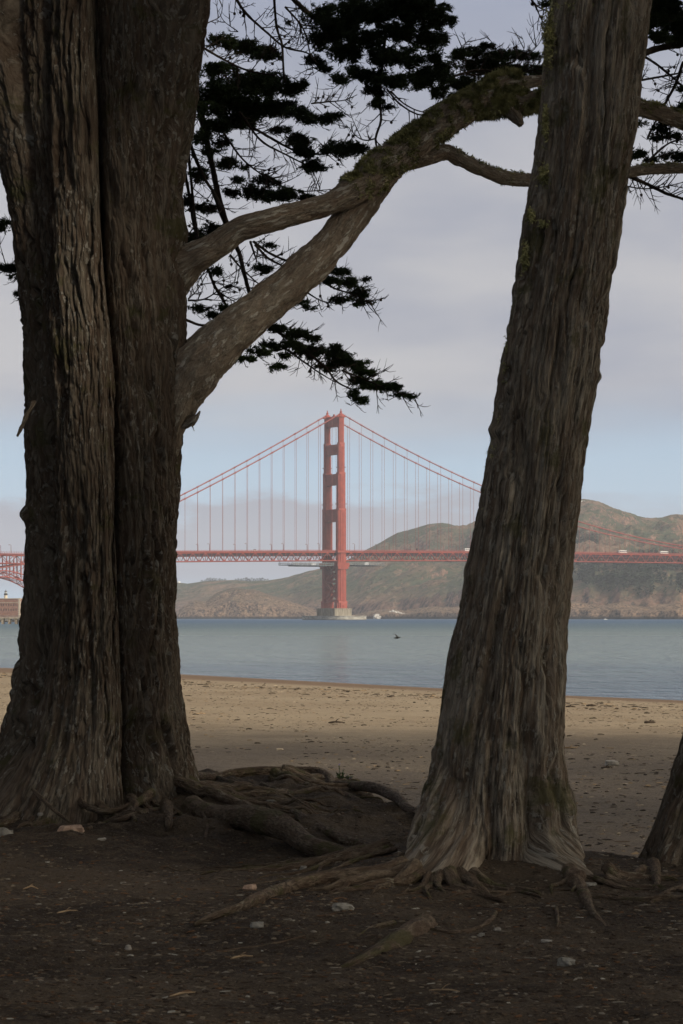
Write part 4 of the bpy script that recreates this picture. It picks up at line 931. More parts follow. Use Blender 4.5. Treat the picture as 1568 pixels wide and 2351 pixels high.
for a in ((Z5,[(410,-20),(480,80),(600,190),(700,270),(820,300),(860,340)],3.5,1.4),(Z5,[(635,-20),(650,150),(680,250),(690,400),(700,470)],3,2.5),(Z5,[(730,-20),(850,90),(980,170),(1150,230),(1300,290),(1450,350)],6,3),
  (Z5,[(1050,-20),(1200,110),(1300,180),(1450,260),(1560,300)],5,2.5),(Z5,[(1275,150),(1250,400),(1240,560),(1245,690),(1215,790),(1235,890)],4,2.2,None,.5),(Z5,[(1215,790),(1160,800),(1110,780),(1045,710)],2,.8,None,.7),
  (Z5,[(200,560),(240,750),(280,930),(320,1120),(370,1290)],8,6,22.4,.5),(Z6,[(230,-60),(310,160),(380,310),(410,430),(450,570)],6.5,4.5,22.4,.6),(Z5,[(160,830),(230,1000),(300,1110),(345,1200)],4.5,3),
  (Z5,[(140,800),(160,1000),(180,1200),(205,1370)],3.5,3,22.2),(Z6,[(60,-160),(90,0),(120,180),(200,420),(240,520),(300,620)],4,3,22.2,.6),(Z5,[(520,730),(640,800),(760,860),(880,880),(1080,850)],3.5,1.5),
  (Z5,[(230,270),(350,340),(480,400),(640,430)],3,2),(Z5,[(350,760),(450,900),(560,990),(680,1060),(800,1090),(960,1080)],2.5,1,None,1.6),(Z5,[(850,590),(950,580),(1040,570),(1110,540)],2,.8,None,1.4),
  (Z5,[(440,640),(560,800),(700,880),(860,960)],3,1.5,None,1.3),(Z5,[(1280,510),(1350,590),(1450,650),(1560,660)],2.5,1.5,None,.5),(Z5,[(1300,520),(1390,600),(1500,640),(1640,620)],2,1,None,.5),
  (Z6,[(560,740),(600,780),(700,840),(800,920),(900,1000),(960,1080),(1050,1130)],4.5,1.8,21.9),(Z6,[(470,250),(570,320),(680,370),(760,420)],3.5,2,22,.9),(Z6,[(480,270),(560,350),(660,400)],3,2,22,.9),(Z6,[(820,440),(870,480),(960,530),(1080,570),(1180,620)],3,1.3,21.9),(Z6,[(740,520),(800,560),(870,600),(960,620)],2.5,1,21.9),
  (Z6,[(450,250),(470,310),(490,370)],3,1.5,22),(Z6,[(80,600),(180,590),(290,520),(370,490)],2.2,.8,22,1.4),(Z6,[(80,590),(130,540),(170,480)],1.8,.7,22,1),(Z6,[(330,330),(380,390),(420,430),(500,500),(560,520)],2.5,1.2,22),(Z6,[(240,520),(280,560),(360,610)],2.2,1.2,22),
  (Z6,[(560,880),(640,880),(760,960),(860,1030),(960,1090)],3,1.2,21.9),(Z6,[(1000,1020),(1080,1050),(1200,1100),(1330,1150),(1450,1185)],2.5,.7,21.9,.8),(Z6,[(30,700),(140,745),(200,745)],3.5,3,22,.1),
  (Z8,[(1190,1180),(1350,1250),(1450,1300),(1600,1350)],5,3,21),(Z8,[(1250,350),(1400,440),(1600,610)],3.5,2,21.4),(Z8,[(1568,420),(1520,560),(1440,710)],4,3,21.4),(Z8,[(1250,545),(1400,520),(1600,480)],3,1.8,21.4),
  (Z8,[(1330,930),(1360,860),(1400,790)],3,2,21),(Z8,[(1310,1110),(1400,1020),(1480,960),(1600,930)],3.5,1.5,21),(Z8,[(1230,400),(1380,330),(1600,290)],8,8,21.4,.4),(Z8,[(1170,1250),(1300,1270),(1420,1260),(1600,1220)],1.8,1,21),
  (Z8,[(530,-20),(600,50),(720,100)],2.2,1,21.5,.6),(Z8,[(570,20),(620,140),(690,215)],1.6,.7,21.5,.4),(Z8,[(60,330),(150,250)],1.2,.5,21.6,.8),(Z8,[(440,400),(500,320),(480,240)],1.2,.5,21.6,.8),(Z8,[(350,380),(355,290)],1,.4,21.6,.8),(Z8,[(520,380),(600,290),(625,225)],1.2,.5,21.6,.8),
  (Z8,[(0,520),(200,470),(400,500),(640,450)],3,1.5,21.8,2.2),(Z5,[(700,40),(800,160),(840,300),(860,420)],2.5,1,None,1.5),(Z5,[(430,180),(350,120),(320,60)],1.3,.5,None,.6),(Z5,[(260,130),(330,90),(345,0)],1.4,.6,None,.5),
  (Z7,[(0,1560),(60,1560),(110,1540)],2,1.5,21.5),(Z7,[(0,1880),(60,1860),(130,1850)],2,1.5,21.5)): bough(*a)
twigs.build("twigs", TWIG, CYP)
# the crown above the picture
def crown_cloud(ells, dens, size, r, wf=.22, nb=7, okf=None):
    vs = []
    for (cx_, cy_, cz_, rx, ry, rz) in ells:
        n = int(dens * (rx * ry * rz) ** (2 / 3.)); u_ = r.normal(size=(n, 3)); u_ /= np.linalg.norm(u_, axis=1)[:, None]; q = r.random(n) ** .45
        pos = np.array([cx_, cy_, cz_]) + u_ * q[:, None] * np.array([rx, ry, rz]); keep = fbm(pos[:, 0] * .9, pos[:, 1] * .9, pos[:, 2] * 1.4, 3) > -.08
        if okf is not None: keep &= okf(pos)
        pos, u2 = pos[keep], u_[keep]; d = u2 + r.normal(size=pos.shape) * .5; d /= np.linalg.norm(d, axis=1)[:, None]
        if len(pos): vs.append(sprays(pos, d, size * (.7 + .6 * r.random(len(pos))), nb, r, wf))
    return vs
above = lambda p: p[:, 2] > CAMZ + .275 * np.maximum(p[:, 1], 3) + .5
r = np.random.default_rng(41); ell = []
for _ in range(26):
    a = r.random() * 6.28; q = r.random() ** .5; ell.append((-1.2 + q * 6.0 * math.cos(a), 21 + q * 6 * math.sin(a), r.uniform(9.8, 13.5), r.uniform(1.2, 2.2), r.uniform(1.2, 2.2), r.uniform(.35, .8)))
tri_obj("crown", crown_cloud(ell, 620, .30, r, okf=above), FOL, CYP, off)

# the leaning tree on the right
LEAN = empty("cypress_tree", at(1140, 1991, 15)); tag(LEAN, "single-stemmed cypress leaning right, with furrowed bark and spreading root flare", "tree")
E = [(-1600, 1560, 1740), (-300, 1312, 1532), (0, 1272, 1490), (50, 1262, 1485), (100, 1256, 1480), (200, 1250, 1468), (300, 1243, 1457), (400, 1230, 1440), (500, 1211, 1425), (600, 1196, 1411), (700, 1183, 1394), (800, 1163, 1379), (900, 1148, 1362), (960, 1137, 1349), (1000, 1133, 1343), (1100, 1119, 1330), (1200, 1100, 1319), (1300, 1081, 1309), (1400, 1063, 1302), (1500, 1043, 1297), (1600, 1022, 1291), (1700, 1000, 1289), (1750, 989, 1290), (1800, 975, 1296), (1850, 960, 1304), (1900, 945, 1313), (1950, 930, 1322), (2000, 905, 1334), (2060, 880, 1350), (2140, 850, 1370)]
main = [(y, (a + b) / 2, (b - a) / 2, 0) if y < 1500 else (y, (a + b) / 2 - 8, (b - a) / 2 - (y - 1500) * .10, -10) for y, a, b in E]
lf = [(-1600, 1600, 50, 0), (1400, 1160, 90, 0), (1600, 1108, 86, 20), (1750, 1072, 83, 40), (1850, 1042, 84, 70), (1900, 1026, 85, 110), (1940, 1010, 86, 170), (1970, 996, 84, 250), (1995, 986, 82, 340), (2020, 975, 70, 400), (2140, 950, 80, 420)]
rf = [(-1600, 1650, 50, 0), (1400, 1200, 90, 0), (1550, 1225, 68, 40), (1700, 1232, 57, 62), (1800, 1244, 52, 72), (1900, 1260, 54, 84), (1940, 1272, 52, 130), (1970, 1288, 48, 210), (1995, 1306, 42, 300), (2020, 1318, 36, 370), (2140, 1330, 40, 400)]
mf = [(-1600, 1600, 50, 0), (1500, 1150, 90, 10), (1700, 1140, 80, 60), (1850, 1128, 76, 80), (1950, 1122, 72, 90), (2060, 1118, 70, 90), (2140, 1118, 70, 90)]
cen = [(y, (a + b) / 2, 0) for y, a, b in E]
trunk("trunk", BARK_B, LEAN, 15.0, cen, [main, lf, rf, mf], .34, 620, rowset(-1600, -40, 2100, 2.6, 2150), .62,
      [(1322, 1845, 22, .05), (1130, 990, 14, .03), (1365, 870, 12, .02), (1330, 1010, 12, .02), (1080, 1310, 20, .015), (1280, 700, 25, -.012), (1200, 1090, 20, -.012), (1150, 1900, 30, .02), (1180, 500, 20, .01)], .06, .8)
off = np.array(LEAN.location)
mb = MB(); Ptube(mb, [(1296, 1795, 14.9, 8), (1308, 1830, 14.85, 13), (1312, 1860, 14.85, 12), (1308, 1890, 14.85, 8)], 16, .02, 3, 2, off); mb.build("burl", BARK_B, LEAN, True)
vs = []; r = np.random.default_rng(51)
yy_ = r.uniform(-20, 1180, 1500); yy_ = yy_[fbm(yy_ * .02, 0, 3, 3) > -.12]; n = len(yy_); xl = np.interp(yy_, [e_[0] for e_ in E], [e_[1] for e_ in E])
pos = np.stack([(xl + np.abs(r.normal(size=n)) * 5 - CX) * 15 / F, 15 + r.normal(size=n) * .06, CAMZ - (yy_ - HOR) * 15 / F], -1)
for _ in range(6):
    d = np.array([-.8, 0, -.2]) + r.normal(size=(n, 3)) * .7; d /= np.linalg.norm(d, axis=1)[:, None]; vs.append(blades(pos + r.normal(size=pos.shape) * .008, d, .018 * (.4 + r.random(n)), .007, r))
for (x, y, rx, ry) in ((1360, 10, 60, 16), (1250, 400, 12, 26), (1254, 280, 7, 40), (1206, 590, 7, 30), (1220, 495, 8, 16), (1262, 80, 14, 60), (1250, 512, 9, 8)):
    n = int(rx * ry / 2.2) + 60; pos = np.stack([(x + r.normal(size=n) * rx * .5 - CX) * 14.75 / F, 14.86 - .12 * r.random(n), CAMZ - (y + r.normal(size=n) * ry * .5 - HOR) * 14.75 / F], -1)
    for _ in range(4):
        d = np.array([-.3, -.6, 0]) + r.normal(size=(n, 3)) * .7; d /= np.linalg.norm(d, axis=1)[:, None]; vs.append(blades(pos, d, .02 * (.4 + r.random(n)), .009, r))
tri_obj("moss", vs, MOSS, LEAN, off)
r = np.random.default_rng(42); ell = [(r.uniform(2, 8), r.uniform(10, 21), r.uniform(9.2, 12), r.uniform(1.2, 2), r.uniform(1.2, 2), r.uniform(.4, .8)) for _ in range(16)]
mb = MB(); mb.tube([at(1640, -1560, 15) - off, np.array([4.2, 15.5, 11.5]) - off, np.array([6.5, 16, 12]) - off], [.24, .12, .03], 12, .1); mb.build("bough", TWIG, LEAN, True)
tri_obj("crown", crown_cloud(ell, 620, .30, r, okf=above), FOL, LEAN, off)

THIRD = empty("cypress_tree", at(1640, 1990, 15.6)); tag(THIRD, "dark cypress trunk cut off by the right edge, leaning out of the frame", "tree")
E3 = [(-1200, 2700, 2800), (0, 2200, 2420), (1200, 1745, 1960), (1500, 1640, 1850), (1600, 1602, 1815), (1700, 1569, 1785), (1750, 1554, 1772), (1800, 1540, 1765), (1850, 1524, 1760), (1900, 1506, 1760), (1950, 1484, 1765), (1990, 1462, 1775), (2050, 1440, 1800), (2140, 1420, 1830)]
main = [(y, (a + b) / 2, (b - a) / 2, 0) for y, a, b in E3]
rt = [(-1200, 2750, 20, 0), (1700, 1660, 40, 20), (1850, 1560, 30, 70), (1950, 1530, 32, 100), (2000, 1515, 34, 115), (2140, 1500, 40, 130)]
trunk("trunk", BARK_A, THIRD, 15.6, [(y, (a + b) / 2, 0) for y, a, b in E3], [main, rt], .34, 420, rowset(-1200, 1400, 2080, 3, 2150), .7)
off = np.array(THIRD.location); r = np.random.default_rng(43)
mb = MB(); mb.tube([at(2740, -1180, 15.6) - off, np.array([7.5, 14, 12]) - off, np.array([9.5, 12, 13.5]) - off], [.18, .1, .03], 12, .1); mb.build("bough", TWIG, THIRD, True)
ell = [(r.uniform(5, 13), r.uniform(6, 22), r.uniform(9, 14), r.uniform(1.4, 2.3), r.uniform(1.4, 2.3), r.uniform(.6, 1.1)) for _ in range(22)]
tri_obj("crown", crown_cloud(ell, 620, .30, r, okf=above), FOL, THIRD, off)
# the rest of the grove to the right and behind the photographer: it throws the shade in the foreground
r = np.random.default_rng(44)
for gi, (gx, gy, gh) in enumerate(((16, 20, 16), (12, 0, 15), (8, -6, 15), (2, -10, 15), (-4, -13, 16), (6, -17, 16), (7.5, -5, 15), (17, -4, 17), (22, -13, 18), (12, -14, 16), (25, 0, 18), (20, 22, 15), (-11, 15, 15), (-12, 22, 15), (-10, 7, 15))):
    e = empty("cypress_tree", (gx, gy, 1.4)); mb = MB(); lean = r.normal(size=2) * .8
    mb.tube([(0, 0, -.4), (0, 0, .5), (lean[0] * .4, lean[1] * .4, gh * .35), (lean[0], lean[1], gh * .75)], [.75, .5, .38, .12], 20, .2, None, gi, True, .3); mb.build("trunk", BARK_A, e, True)
    ell = []
    for _ in range(26):
        a = r.random() * 6.28; q = r.random() ** .5; zc = r.uniform(.12 if gx < -6 else .36, 1.0) * gh; w_ = 3.9 * (1.15 - .5 * zc / gh)
        ell.append((q * w_ * math.cos(a), q * w_ * math.sin(a), zc, r.uniform(1.1, 1.9), r.uniform(1.1, 1.9), r.uniform(.5, 1.0)))
    tri_obj("crown", crown_cloud(ell, 420, .46, r, .34, 6), FOL, e)
    tag(e, "grove cypress outside the frame on the left" if gx < -6 else "grove cypress outside the frame, to the right of and behind the camera", "tree", "grove cypresses left of the frame" if gx < -6 else "grove cypresses behind the camera")

# ------------------------------------------------------------------ roots, stones, litter
def gp(px, py, h=0.0):
    Y = (CAMZ - 1.42) * F / max(py - HOR, 60)
    for _ in range(30):
        X = (px - CX) / F * Y; zc = float(soil_z(X, Y)) + h; Yn = (CAMZ - zc) * F / (py - HOR); Y = .5 * Y + .5 * min(Yn, 24.2)
    return np.array([(px - CX) / F * Y, Y, CAMZ - (py - HOR) / F * Y])
def roots(name, parent, lst, extra=()):
    mb = MB(); off = np.array(parent.location)
    for i, (pts, Yf) in enumerate(lst):
        P = []; R_ = []
        for p in pts:
            rr = p[2]
            q = at(p[0], p[1], Yf[len(P)]) if isinstance(Yf, (list, tuple)) else gp(p[0], p[1], Yf)
            P.append(q - off); R_.append(rr * q[1] / F)
        def disp(bx, by, bz, rd): return rd * (.26 * fbm(bx * 5, by * 5, bz * 1.6, 3) + .12 * (ridged(bx * 22, by * 22, bz * 2, 2) - .3))
        mb.tube(P, R_, 26, .02, disp, i * 2.7)
    for (cx_, cy_, nr, a0, a1, R0, L0, L1, rr0, rr1) in extra:
        rg = np.random.default_rng(int(abs(cx_) * 100) + nr)
        for k_ in range(nr):
            a = a0 + (a1 - a0) * (k_ + rg.random() * .9) / nr; L_ = rg.uniform(L0, L1); n = int(L_ / .07) + 3; hd = a; x, y = cx_ + R0 * math.cos(a), cy_ + R0 * math.sin(a)
            r0_ = rg.uniform(rr0, rr1); P = []; R_ = []; ph = rg.random() * 6
            for j in range(n):
                t = j / (n - 1); x += math.cos(hd) * .07; y += math.sin(hd) * .07; hd += rg.normal() * .13
                rad_ = r0_ * (1 - t) ** .8 + .004; h_ = rad_ * (.35 + .5 * math.sin(ph + t * 5)) + .07 * r0_ / .05 * max(0, 1 - t * 5)
                P.append(np.array([x, y, float(soil_z(x, y)) + h_]) - off); R_.append(rad_)
            P[-1][2] -= .03; mb.tube(P, R_, 16, .025, lambda bx, by, bz, rd: rd * (.28 * fbm(bx * 8, by * 8, bz * 2, 3) + .12 * (ridged(bx * 26, by * 26, bz * 3, 2) - .3)), k_ * 1.9 + nr)
            if n > 6:
                j = n // 2; sd = hd + (1 if rg.random() < .5 else -1) * .9; q = [P[j] + np.array([math.cos(sd), math.sin(sd), 0]) * u_ for u_ in (0, .1, .22, .36)]
                for w__ in q[1:]: w__[2] = float(soil_z(w__[0] + off[0], w__[1] + off[1])) - off[2] + R_[j] * .1
                mb.tube(q, [R_[j] * .8, R_[j] * .6, R_[j] * .4, .003], 10, .03)
    mb.build(name, ROOT, parent, True)
roots("roots", CYP, [
 ([(430,1778,10),(459,1781,9),(498,1783,9),(535,1777,12),(591,1773,13),(657,1773,13),(723,1773,12),(750,1781,10),(762,1800,9),(776,1815,8),(805,1831,8),(848,1849,7),(904,1858,5)], [20.6,21.3,21.8,22,22.1,22.1,22,21.8,21.4,21,20.4,19.8,19.2]),
 ([(745,1796,9),(762,1802,10),(815,1804,11),(855,1808,12),(894,1822,12),(920,1838,11),(936,1856,11),(975,1872,10)], [21.7,21.4,20.8,20.2,19.6,19,18.5,18]),
 ([(440,1850,24),(480,1872,28),(530,1880,30),(575,1878,30),(625,1888,29),(665,1908,27),(700,1934,24),(740,1950,22),(790,1962,18),(850,1985,14),(900,1995,12)], [18.6,18.2,17.7,17.3,16.9,16.6,16.2,15.9,15.7,15.4,15.2]),
 ([(640,1850,8),(673,1866,11),(706,1887,12),(739,1906,12),(788,1928,13),(838,1945,14),(890,1958,13),(940,1975,10)], [19,18.4,17.8,17.3,16.8,16.4,16.1,15.8]),
 ([(500,1786,6),(560,1806,9),(610,1812,8),(660,1830,7),(700,1850,6),(745,1862,5),(800,1872,5)], [21.4,20.9,20.5,20,19.4,19,18.6]),
 ([(600,1800,5),(640,1818,6),(655,1836,6),(664,1856,4)], [20.6,20.1,19.7,19.2]),
 ([(655,1820,4),(680,1838,4),(698,1852,3)], [20.1,19.6,19.2]),
 ([(430,1810,12),(470,1806,14),(520,1812,13),(570,1826,11),(600,1838,8)], [19.8,20.2,20.3,20,19.6]),
 ([(443,1835,5),(455,1879,4),(439,1919,3.5),(455,1936,2)], 0.0), ([(455,1850,5),(475,1890,4),(470,1925,3)], 0.0),
 ([(177,1770,16),(176,1810,17),(177,1850,18),(190,1880,10)], [18.8,18.65,18.5,18.3]),
 ([(180,1838,9),(200,1852,7),(240,1864,7),(282,1856,7),(320,1840,9),(345,1820,12)], [18.4,18.2,18.1,18.2,18.4,18.7]),
 ([(200,1903,4),(240,1892,6),(280,1880,6),(330,1865,7),(370,1858,6)], .01),
 ([(20,1820,22),(-20,1835,26),(-80,1860,24),(-160,1890,14)], [18.9,18.6,18.2,17.8]), ([(60,1840,16),(30,1880,12),(-20,1905,8)], 0.0),
 ([(380,1850,16),(388,1885,9),(384,1915,4)], 0.0), ([(300,1855,10),(310,1885,5)], 0.0), ([(75,1812,4),(105,1842,4.5),(133,1867,4),(163,1890,3)], [18.2,18,17.9,17.7])],
 [(-1.55, 19.2, 16, -.75, .95, .12, .9, 2.3, .024, .072), (-2.1, 19.2, 12, -2.6, -.6, .75, .3, .9, .015, .045), (-.7, 21.5, 8, -1.2, .2, .1, .6, 1.5, .018, .05)])
roots("roots", LEAN, [
 ([(925,1990,24),(880,2002,20),(837,2006,18),(775,2012,16),(709,2024,15),(648,2042,15),(591,2064,15),(547,2085,11),(490,2104,8),(446,2122,4)], .02),
 ([(985,2122,14),(972,2132,30),(948,2150,34),(915,2170,30),(868,2192,24),(819,2214,16),(775,2231,8)], -.02),
 ([(946,2128,6),(995,2136,5.5),(1039,2142,6),(1090,2134,6),(1126,2114,7),(1138,2095,5)], 0.0),
 ([(925,1985,30),(900,2012,24),(882,2050,18),(870,2090,12),(862,2125,6)], [14.75,14.6,14.3,14.0,13.7]),

 ([(1300,1990,20),(1318,2020,22),(1342,2060,15),(1362,2098,9),(1412,2150,4)], 0.0),
 ([(1310,1975,12),(1340,1989,8),(1374,1993,6),(1416,1991,6),(1465,1989,9)], [15.1,15.2,15.25,15.3,15.4]),
 ([(1330,2010,7),(1374,2020,7),(1416,2027,6),(1440,2040,3)], 0.0),([(1340,2060,5),(1400,2064,7),(1470,2068,8),(1540,2062,8),(1620,2070,6)], 0.0),
 ([(1277,2085,5),(1280,2110,4),(1278,2130,2)], .01),([(700,2148,2),(660,2160,3),(600,2172,3),(540,2180,3),(440,2196,2)], 0.0),
 ([(905,2120,8),(860,2130,6),(820,2150,4)],0.0)],
 [(.62, 14.15, 12, -3.3, -.7, .14, .3, 1.0, .014, .042), (1.42, 14.2, 7, -2.0, .5, .10, .3, .8, .012, .036), (.45, 15.2, 10, 2.2, 4.1, .1, .5, 1.6, .014, .045)])
roots("roots", THIRD, [([(1500,1985,16),(1506,2010,12),(1508,2040,7)], 0.0), ([(1475,1995,10),(1455,2010,8),(1430,2025,4)], 0.0), ([(1600,2030,20),(1560,2045,12),(1530,2050,7),(1490,2075,4)], 0.0)])
def stone(px, py, w_, h_, mat, lab, seed, name="stone", sq=.75, on=gp, rz=0, cat="stone"):
    p = on(px, py); s_ = p[1] / F; e_ = MB(); boulder(e_, (0, 0, 0), (w_ * s_ / 2, w_ * s_ * .35, h_ * s_ / 2), seed * 3.7, 9 if w_ < 40 else 13, sq, .75)
    o = e_.build(name, mat, None, False); o.location = p + np.array([0, 0, h_ * s_ * .12]); o.rotation_euler = (0, .1 * math.sin(seed), rz); tag(o, lab, cat); return o
ST1 = simple("stone_pink", (.30, .20, .14), (.42, .30, .22), 30, .95, .1, .01); ST2 = simple("stone_grey", (.16, .15, .125), (.27, .25, .21), 25, .95, .1, .01)
ST3 = simple("stone_pale", (.22, .20, .165), (.34, .31, .26), 20, .95, .1, .01)
stone(163, 1912, 58, 28, ST1, "pinkish broken brick piece lying in front of the fluted cypress", 2.2, "broken_brick", .45, gp, .2, "brick")
stone(10, 1922, 44, 34, ST2, "grey angular stone at the left edge beside the cypress roots", 5.1)
stone(622, 1852, 30, 26, ST2, "grey wedge-shaped stone among the roots on the bank", 7.7)
stone(697, 1998, 15, 17, ST2, "small rounded stone just above the long pale root", 3.3)
stone(785, 2088, 52, 24, ST2, "flat grey-brown stone below the long pale root", 9.1); stone(574, 2042, 34, 18, ST1, "brown leaf-shaped stone above the left end of the pale root", 6.1)
stone(294, 2180, 16, 18, ST3, "small white stone alone on the dark soil at lower left", 1.1); stone(590, 2128, 34, 20, ST2, "pale lumpy stone under the left end of the long root", 12.4)
stone(1142, 2136, 17, 11, ST3, "small pale pebble in front of the leaning trunk", 4.4); stone(1255, 2162, 26, 9, ST3, "flat pale pebble in the gravel right of the leaning trunk", 8.8)
stone(1105, 2150, 18, 14, ST2, "grey pebble left of the pale pebble before the leaning trunk", 13.3); stone(1300, 2215, 44, 26, ST2, "broad grey stone in the soil at lower right", 14.6)
stone(1352, 2035, 34, 16, ST2, "mossy grey stone between the leaning trunk and the right edge trunk", 15.2); stone(318, 1902, 16, 12, ST3, "small pale stone in front of the fluted trunk", 16.1)
stone(232, 1928, 22, 8, ST3, "thin flat pale stone right of the broken brick", 17.7); stone(93, 1870, 15, 9, ST3, "small whitish pebble left of the broken brick", 18.1)
def gs(px, py):
    Y = (CAMZ - .8) * F / max(py - HOR, 60)
    for _ in range(40):
        X = (px - CX) / F * Y; zc = float(sand_z(X, Y)); Y = .6 * Y + .4 * (CAMZ - zc) * F / (py - HOR)
    return np.array([(px - CX) / F * Y, Y, CAMZ - (py - HOR) / F * Y])
stone(1404, 1756, 38, 17, ST3, "pale flat rock lying on the sand at right", 20.1, "sand_rock", .6, gs); stone(642, 1722, 18, 6, simple("pale_wood", (.42, .33, .22), (.50, .40, .28), 20), "pale wood chip on the sand behind the roots", 21.7, "wood_chip", .5, gs, 0, "wood chip")
DWD = simple("driftwood_dark", (.030, .022, .016), (.075, .055, .038), 12, .95); DWL = simple("driftwood_pale", (.22, .15, .09), (.40, .29, .17), 12, .95)
def stick(px, py, L_, h, mat, lab, grp=None, ang=None, name="driftwood_stick", on=gs, cv=.1, seed=0, cat="driftwood"):
    r_ = np.random.default_rng(int(px * 7 + py)); p = on(px, py); s_ = p[1] / F; a = r_.uniform(-.5, .5) if ang is None else ang; l = L_ * s_
    mb = MB(); q = [np.array([(t - .5) * l * math.cos(a), (t - .5) * l * math.sin(a) * 2.5, h * s_ * .4 + cv * l * math.sin(3.1 * t) * (.4 + .3 * r_.random())]) for t in np.linspace(0, 1, 6)]
    mb.tube(q, [h * s_ * .35, h * s_ * .5, h * s_ * .45, h * s_ * .5, h * s_ * .4, h * s_ * .2], 9, l / 14, None, px, True, .6)
    if L_ > 18 and r_.random() < .7: mb.tube([q[2], q[2] + np.array([.15 * l, .05 * l, .14 * l]), q[2] + np.array([.28 * l, 0, .2 * l])], [h * s_ * .3, h * s_ * .25, h * s_ * .1], 6)
    o = mb.build(name, mat, None, True); o.location = p; tag(o, lab, cat, grp); return o
stick(1357, 1622, 22, 5, DWD, "dark log at the wrack line right of the leaning trunk", None, 0); stick(1310, 1624, 22, 4, DWD, "thin dark driftwood touching the leaning trunk's right side at the wrack line", None, 0)
stick(1492, 1661, 26, 6, DWD, "chunky dark driftwood on the sand near the right edge", None, .05); stick(773, 1661, 38, 4, DWD, "forked dark branch in the middle of the sand below the tower", None, -.05)
stick(460, 1640, 26, 2.5, DWL, "thin pale stick on the sand beside the fluted trunk", None, .3); stick(572, 1675, 14, 3, DWD, "short dark stick left of centre on the sand", None, .1)
stick(545, 1654, 14, 3, DWD, "slanting short twig near the fluted trunk on the sand", None, .5); stick(1393, 1764, 28, 4, DWD, "dark twig leaning against the pale flat rock", None, .25)
stick(1310, 1718, 30, 4, DWL, "pale weathered plank end by the leaning trunk on the sand", None, 0, cv=.02)
stick(555, 2200, 52, 5, DWL, "long pale stick in the soil at lower centre-left", None, .35, on=gp); stick(155, 2095, 46, 4, DWL, "bent pale twig in the soil at lower left", None, .4, on=gp); stick(1020, 2277, 70, 4, DWL, "orange-brown stick at the bottom of the soil near centre", None, -.1, on=gp)
stick(420, 2285, 60, 5, DWL, "straight pale stick near the bottom edge left of centre", None, .4, on=gp); stick(70, 2043, 34, 4, DWL, "hooked pale twig on the soil near the left edge", None, .1, on=gp, cv=.3); stick(500, 2010, 50, 3, DWD, "thin upright rootlet left of the long root", None, .9, on=gp)
r = np.random.default_rng(61)
for i in range(110):
    px_ = r.uniform(405, 1580); py_ = 1578 + (r.random() ** 1.3) * 330
    if 985 < px_ < 1285 or py_ > 1760 and px_ < 1000: continue
    base = np.interp(px_, [415, 1020, 1568], [1572, 1600, 1628])
    if py_ < base: py_ = base + r.uniform(0, 20)
    dk = r.random() < .7; z_ = ("near the water" if py_ < base + 25 else "in mid beach" if py_ < 1700 else "on the near sand") + (" between the two big trunks" if px_ < 1000 else " right of the leaning trunk")
    stick(px_, py_, r.uniform(6, 18), r.uniform(1.2, 2.8), DWD if dk else DWL, ("dark" if dk else "pale") + " small driftwood stick " + z_, ("dark" if dk else "pale") + " driftwood sticks " + z_)
# uncountable small litter
def chips(name, n, on_z, xr, yr, size, mats, seed, dist=None, round_=.5):
    r = np.random.default_rng(seed); X, Y = dist(r, n) if dist else (r.uniform(*xr, n), r.uniform(*yr, n)); n = len(X)
    Z = on_z(X, Y); s_ = size[0] + (size[1] - size[0]) * r.random(n) ** 3; a = r.random(n) * 6.28; el = np.where(r.random(n) < round_, 1.2, 4.0)
    base = np.array([(-1, -1, -.4), (1, -1, -.4), (1, 1, -.4), (-1, 1, -.4), (-.6, -.7, .5), (.7, -.5, .45), (.6, .6, .55), (-.7, .5, .4)]) * .5
    V = base[None] * (1 + r.normal(size=(n, 8, 3)) * .22); V = V * np.stack([s_ * np.sqrt(el), s_ / np.sqrt(el), s_ * .55 / np.sqrt(el)], -1)[:, None]
    x = V[..., 0] * np.cos(a)[:, None] - V[..., 1] * np.sin(a)[:, None]; y = V[..., 0] * np.sin(a)[:, None] + V[..., 1] * np.cos(a)[:, None]
    V = np.stack([x + X[:, None], y + Y[:, None], V[..., 2] + Z[:, None] + s_[:, None] * .08], -1).reshape(-1, 3)
    f = np.array([(3,2,1,0),(4,5,6,7),(0,1,5,4),(1,2,6,5),(2,3,7,6),(3,0,4,7)]); q = (np.arange(n)[:, None, None] * 8 + f[None]).reshape(-1, 4)
    o = new_mesh(name, V, q, mats, None, False, {'rnd': np.repeat(r.random(n), 8)}); tag(o, None, None, None, 'stuff'); return o
def litter_mat(name, cols):
    m = Mat(name, .95, .1); a = m.N.new('ShaderNodeAttribute'); a.attribute_name = 'rnd'; cr = m.N.new('ShaderNodeValToRGB'); cr.color_ramp.interpolation = 'CONSTANT'
    el = cr.color_ramp.elements; el[0].position = 0; el[0].color = (*cols[0][1], 1); el[1].position = cols[1][0]; el[1].color = (*cols[1][1], 1)
    for p_, c in cols[2:]: e_ = el.new(p_); e_.color = (*c, 1)
    m.L.new(a.outputs['Fac'], cr.inputs[0]); m.L.new(cr.outputs[0], m.b.inputs['Base Color']); return m.m
LS = litter_mat("soil_litter", [(0, (.045, .032, .022)), (.35, (.09, .062, .040)), (.60, (.15, .12, .085)), (.80, (.12, .066, .035)), (.92, (.19, .165, .13)), (.985, (.30, .28, .23))])
LSD = litter_mat("beach_litter", [(0, (.030, .023, .017)), (.45, (.085, .062, .042)), (.72, (.24, .17, .10)), (.90, (.36, .29, .20))])
def ds(r, n):
    py = HOR + 1.58 * F / r.uniform(8.2, 24, n); Y = 8.2 + (24 - 8.2) * r.random(n) ** 1.3; X = r.uniform(-.19, .19, n) * Y; e_ = bank_edge(X); k2 = Y < e_ + .4; return X[k2], Y[k2]
chips("soil_litter", 42000, soil_z, None, None, (.006, .030), LS, 71, ds)
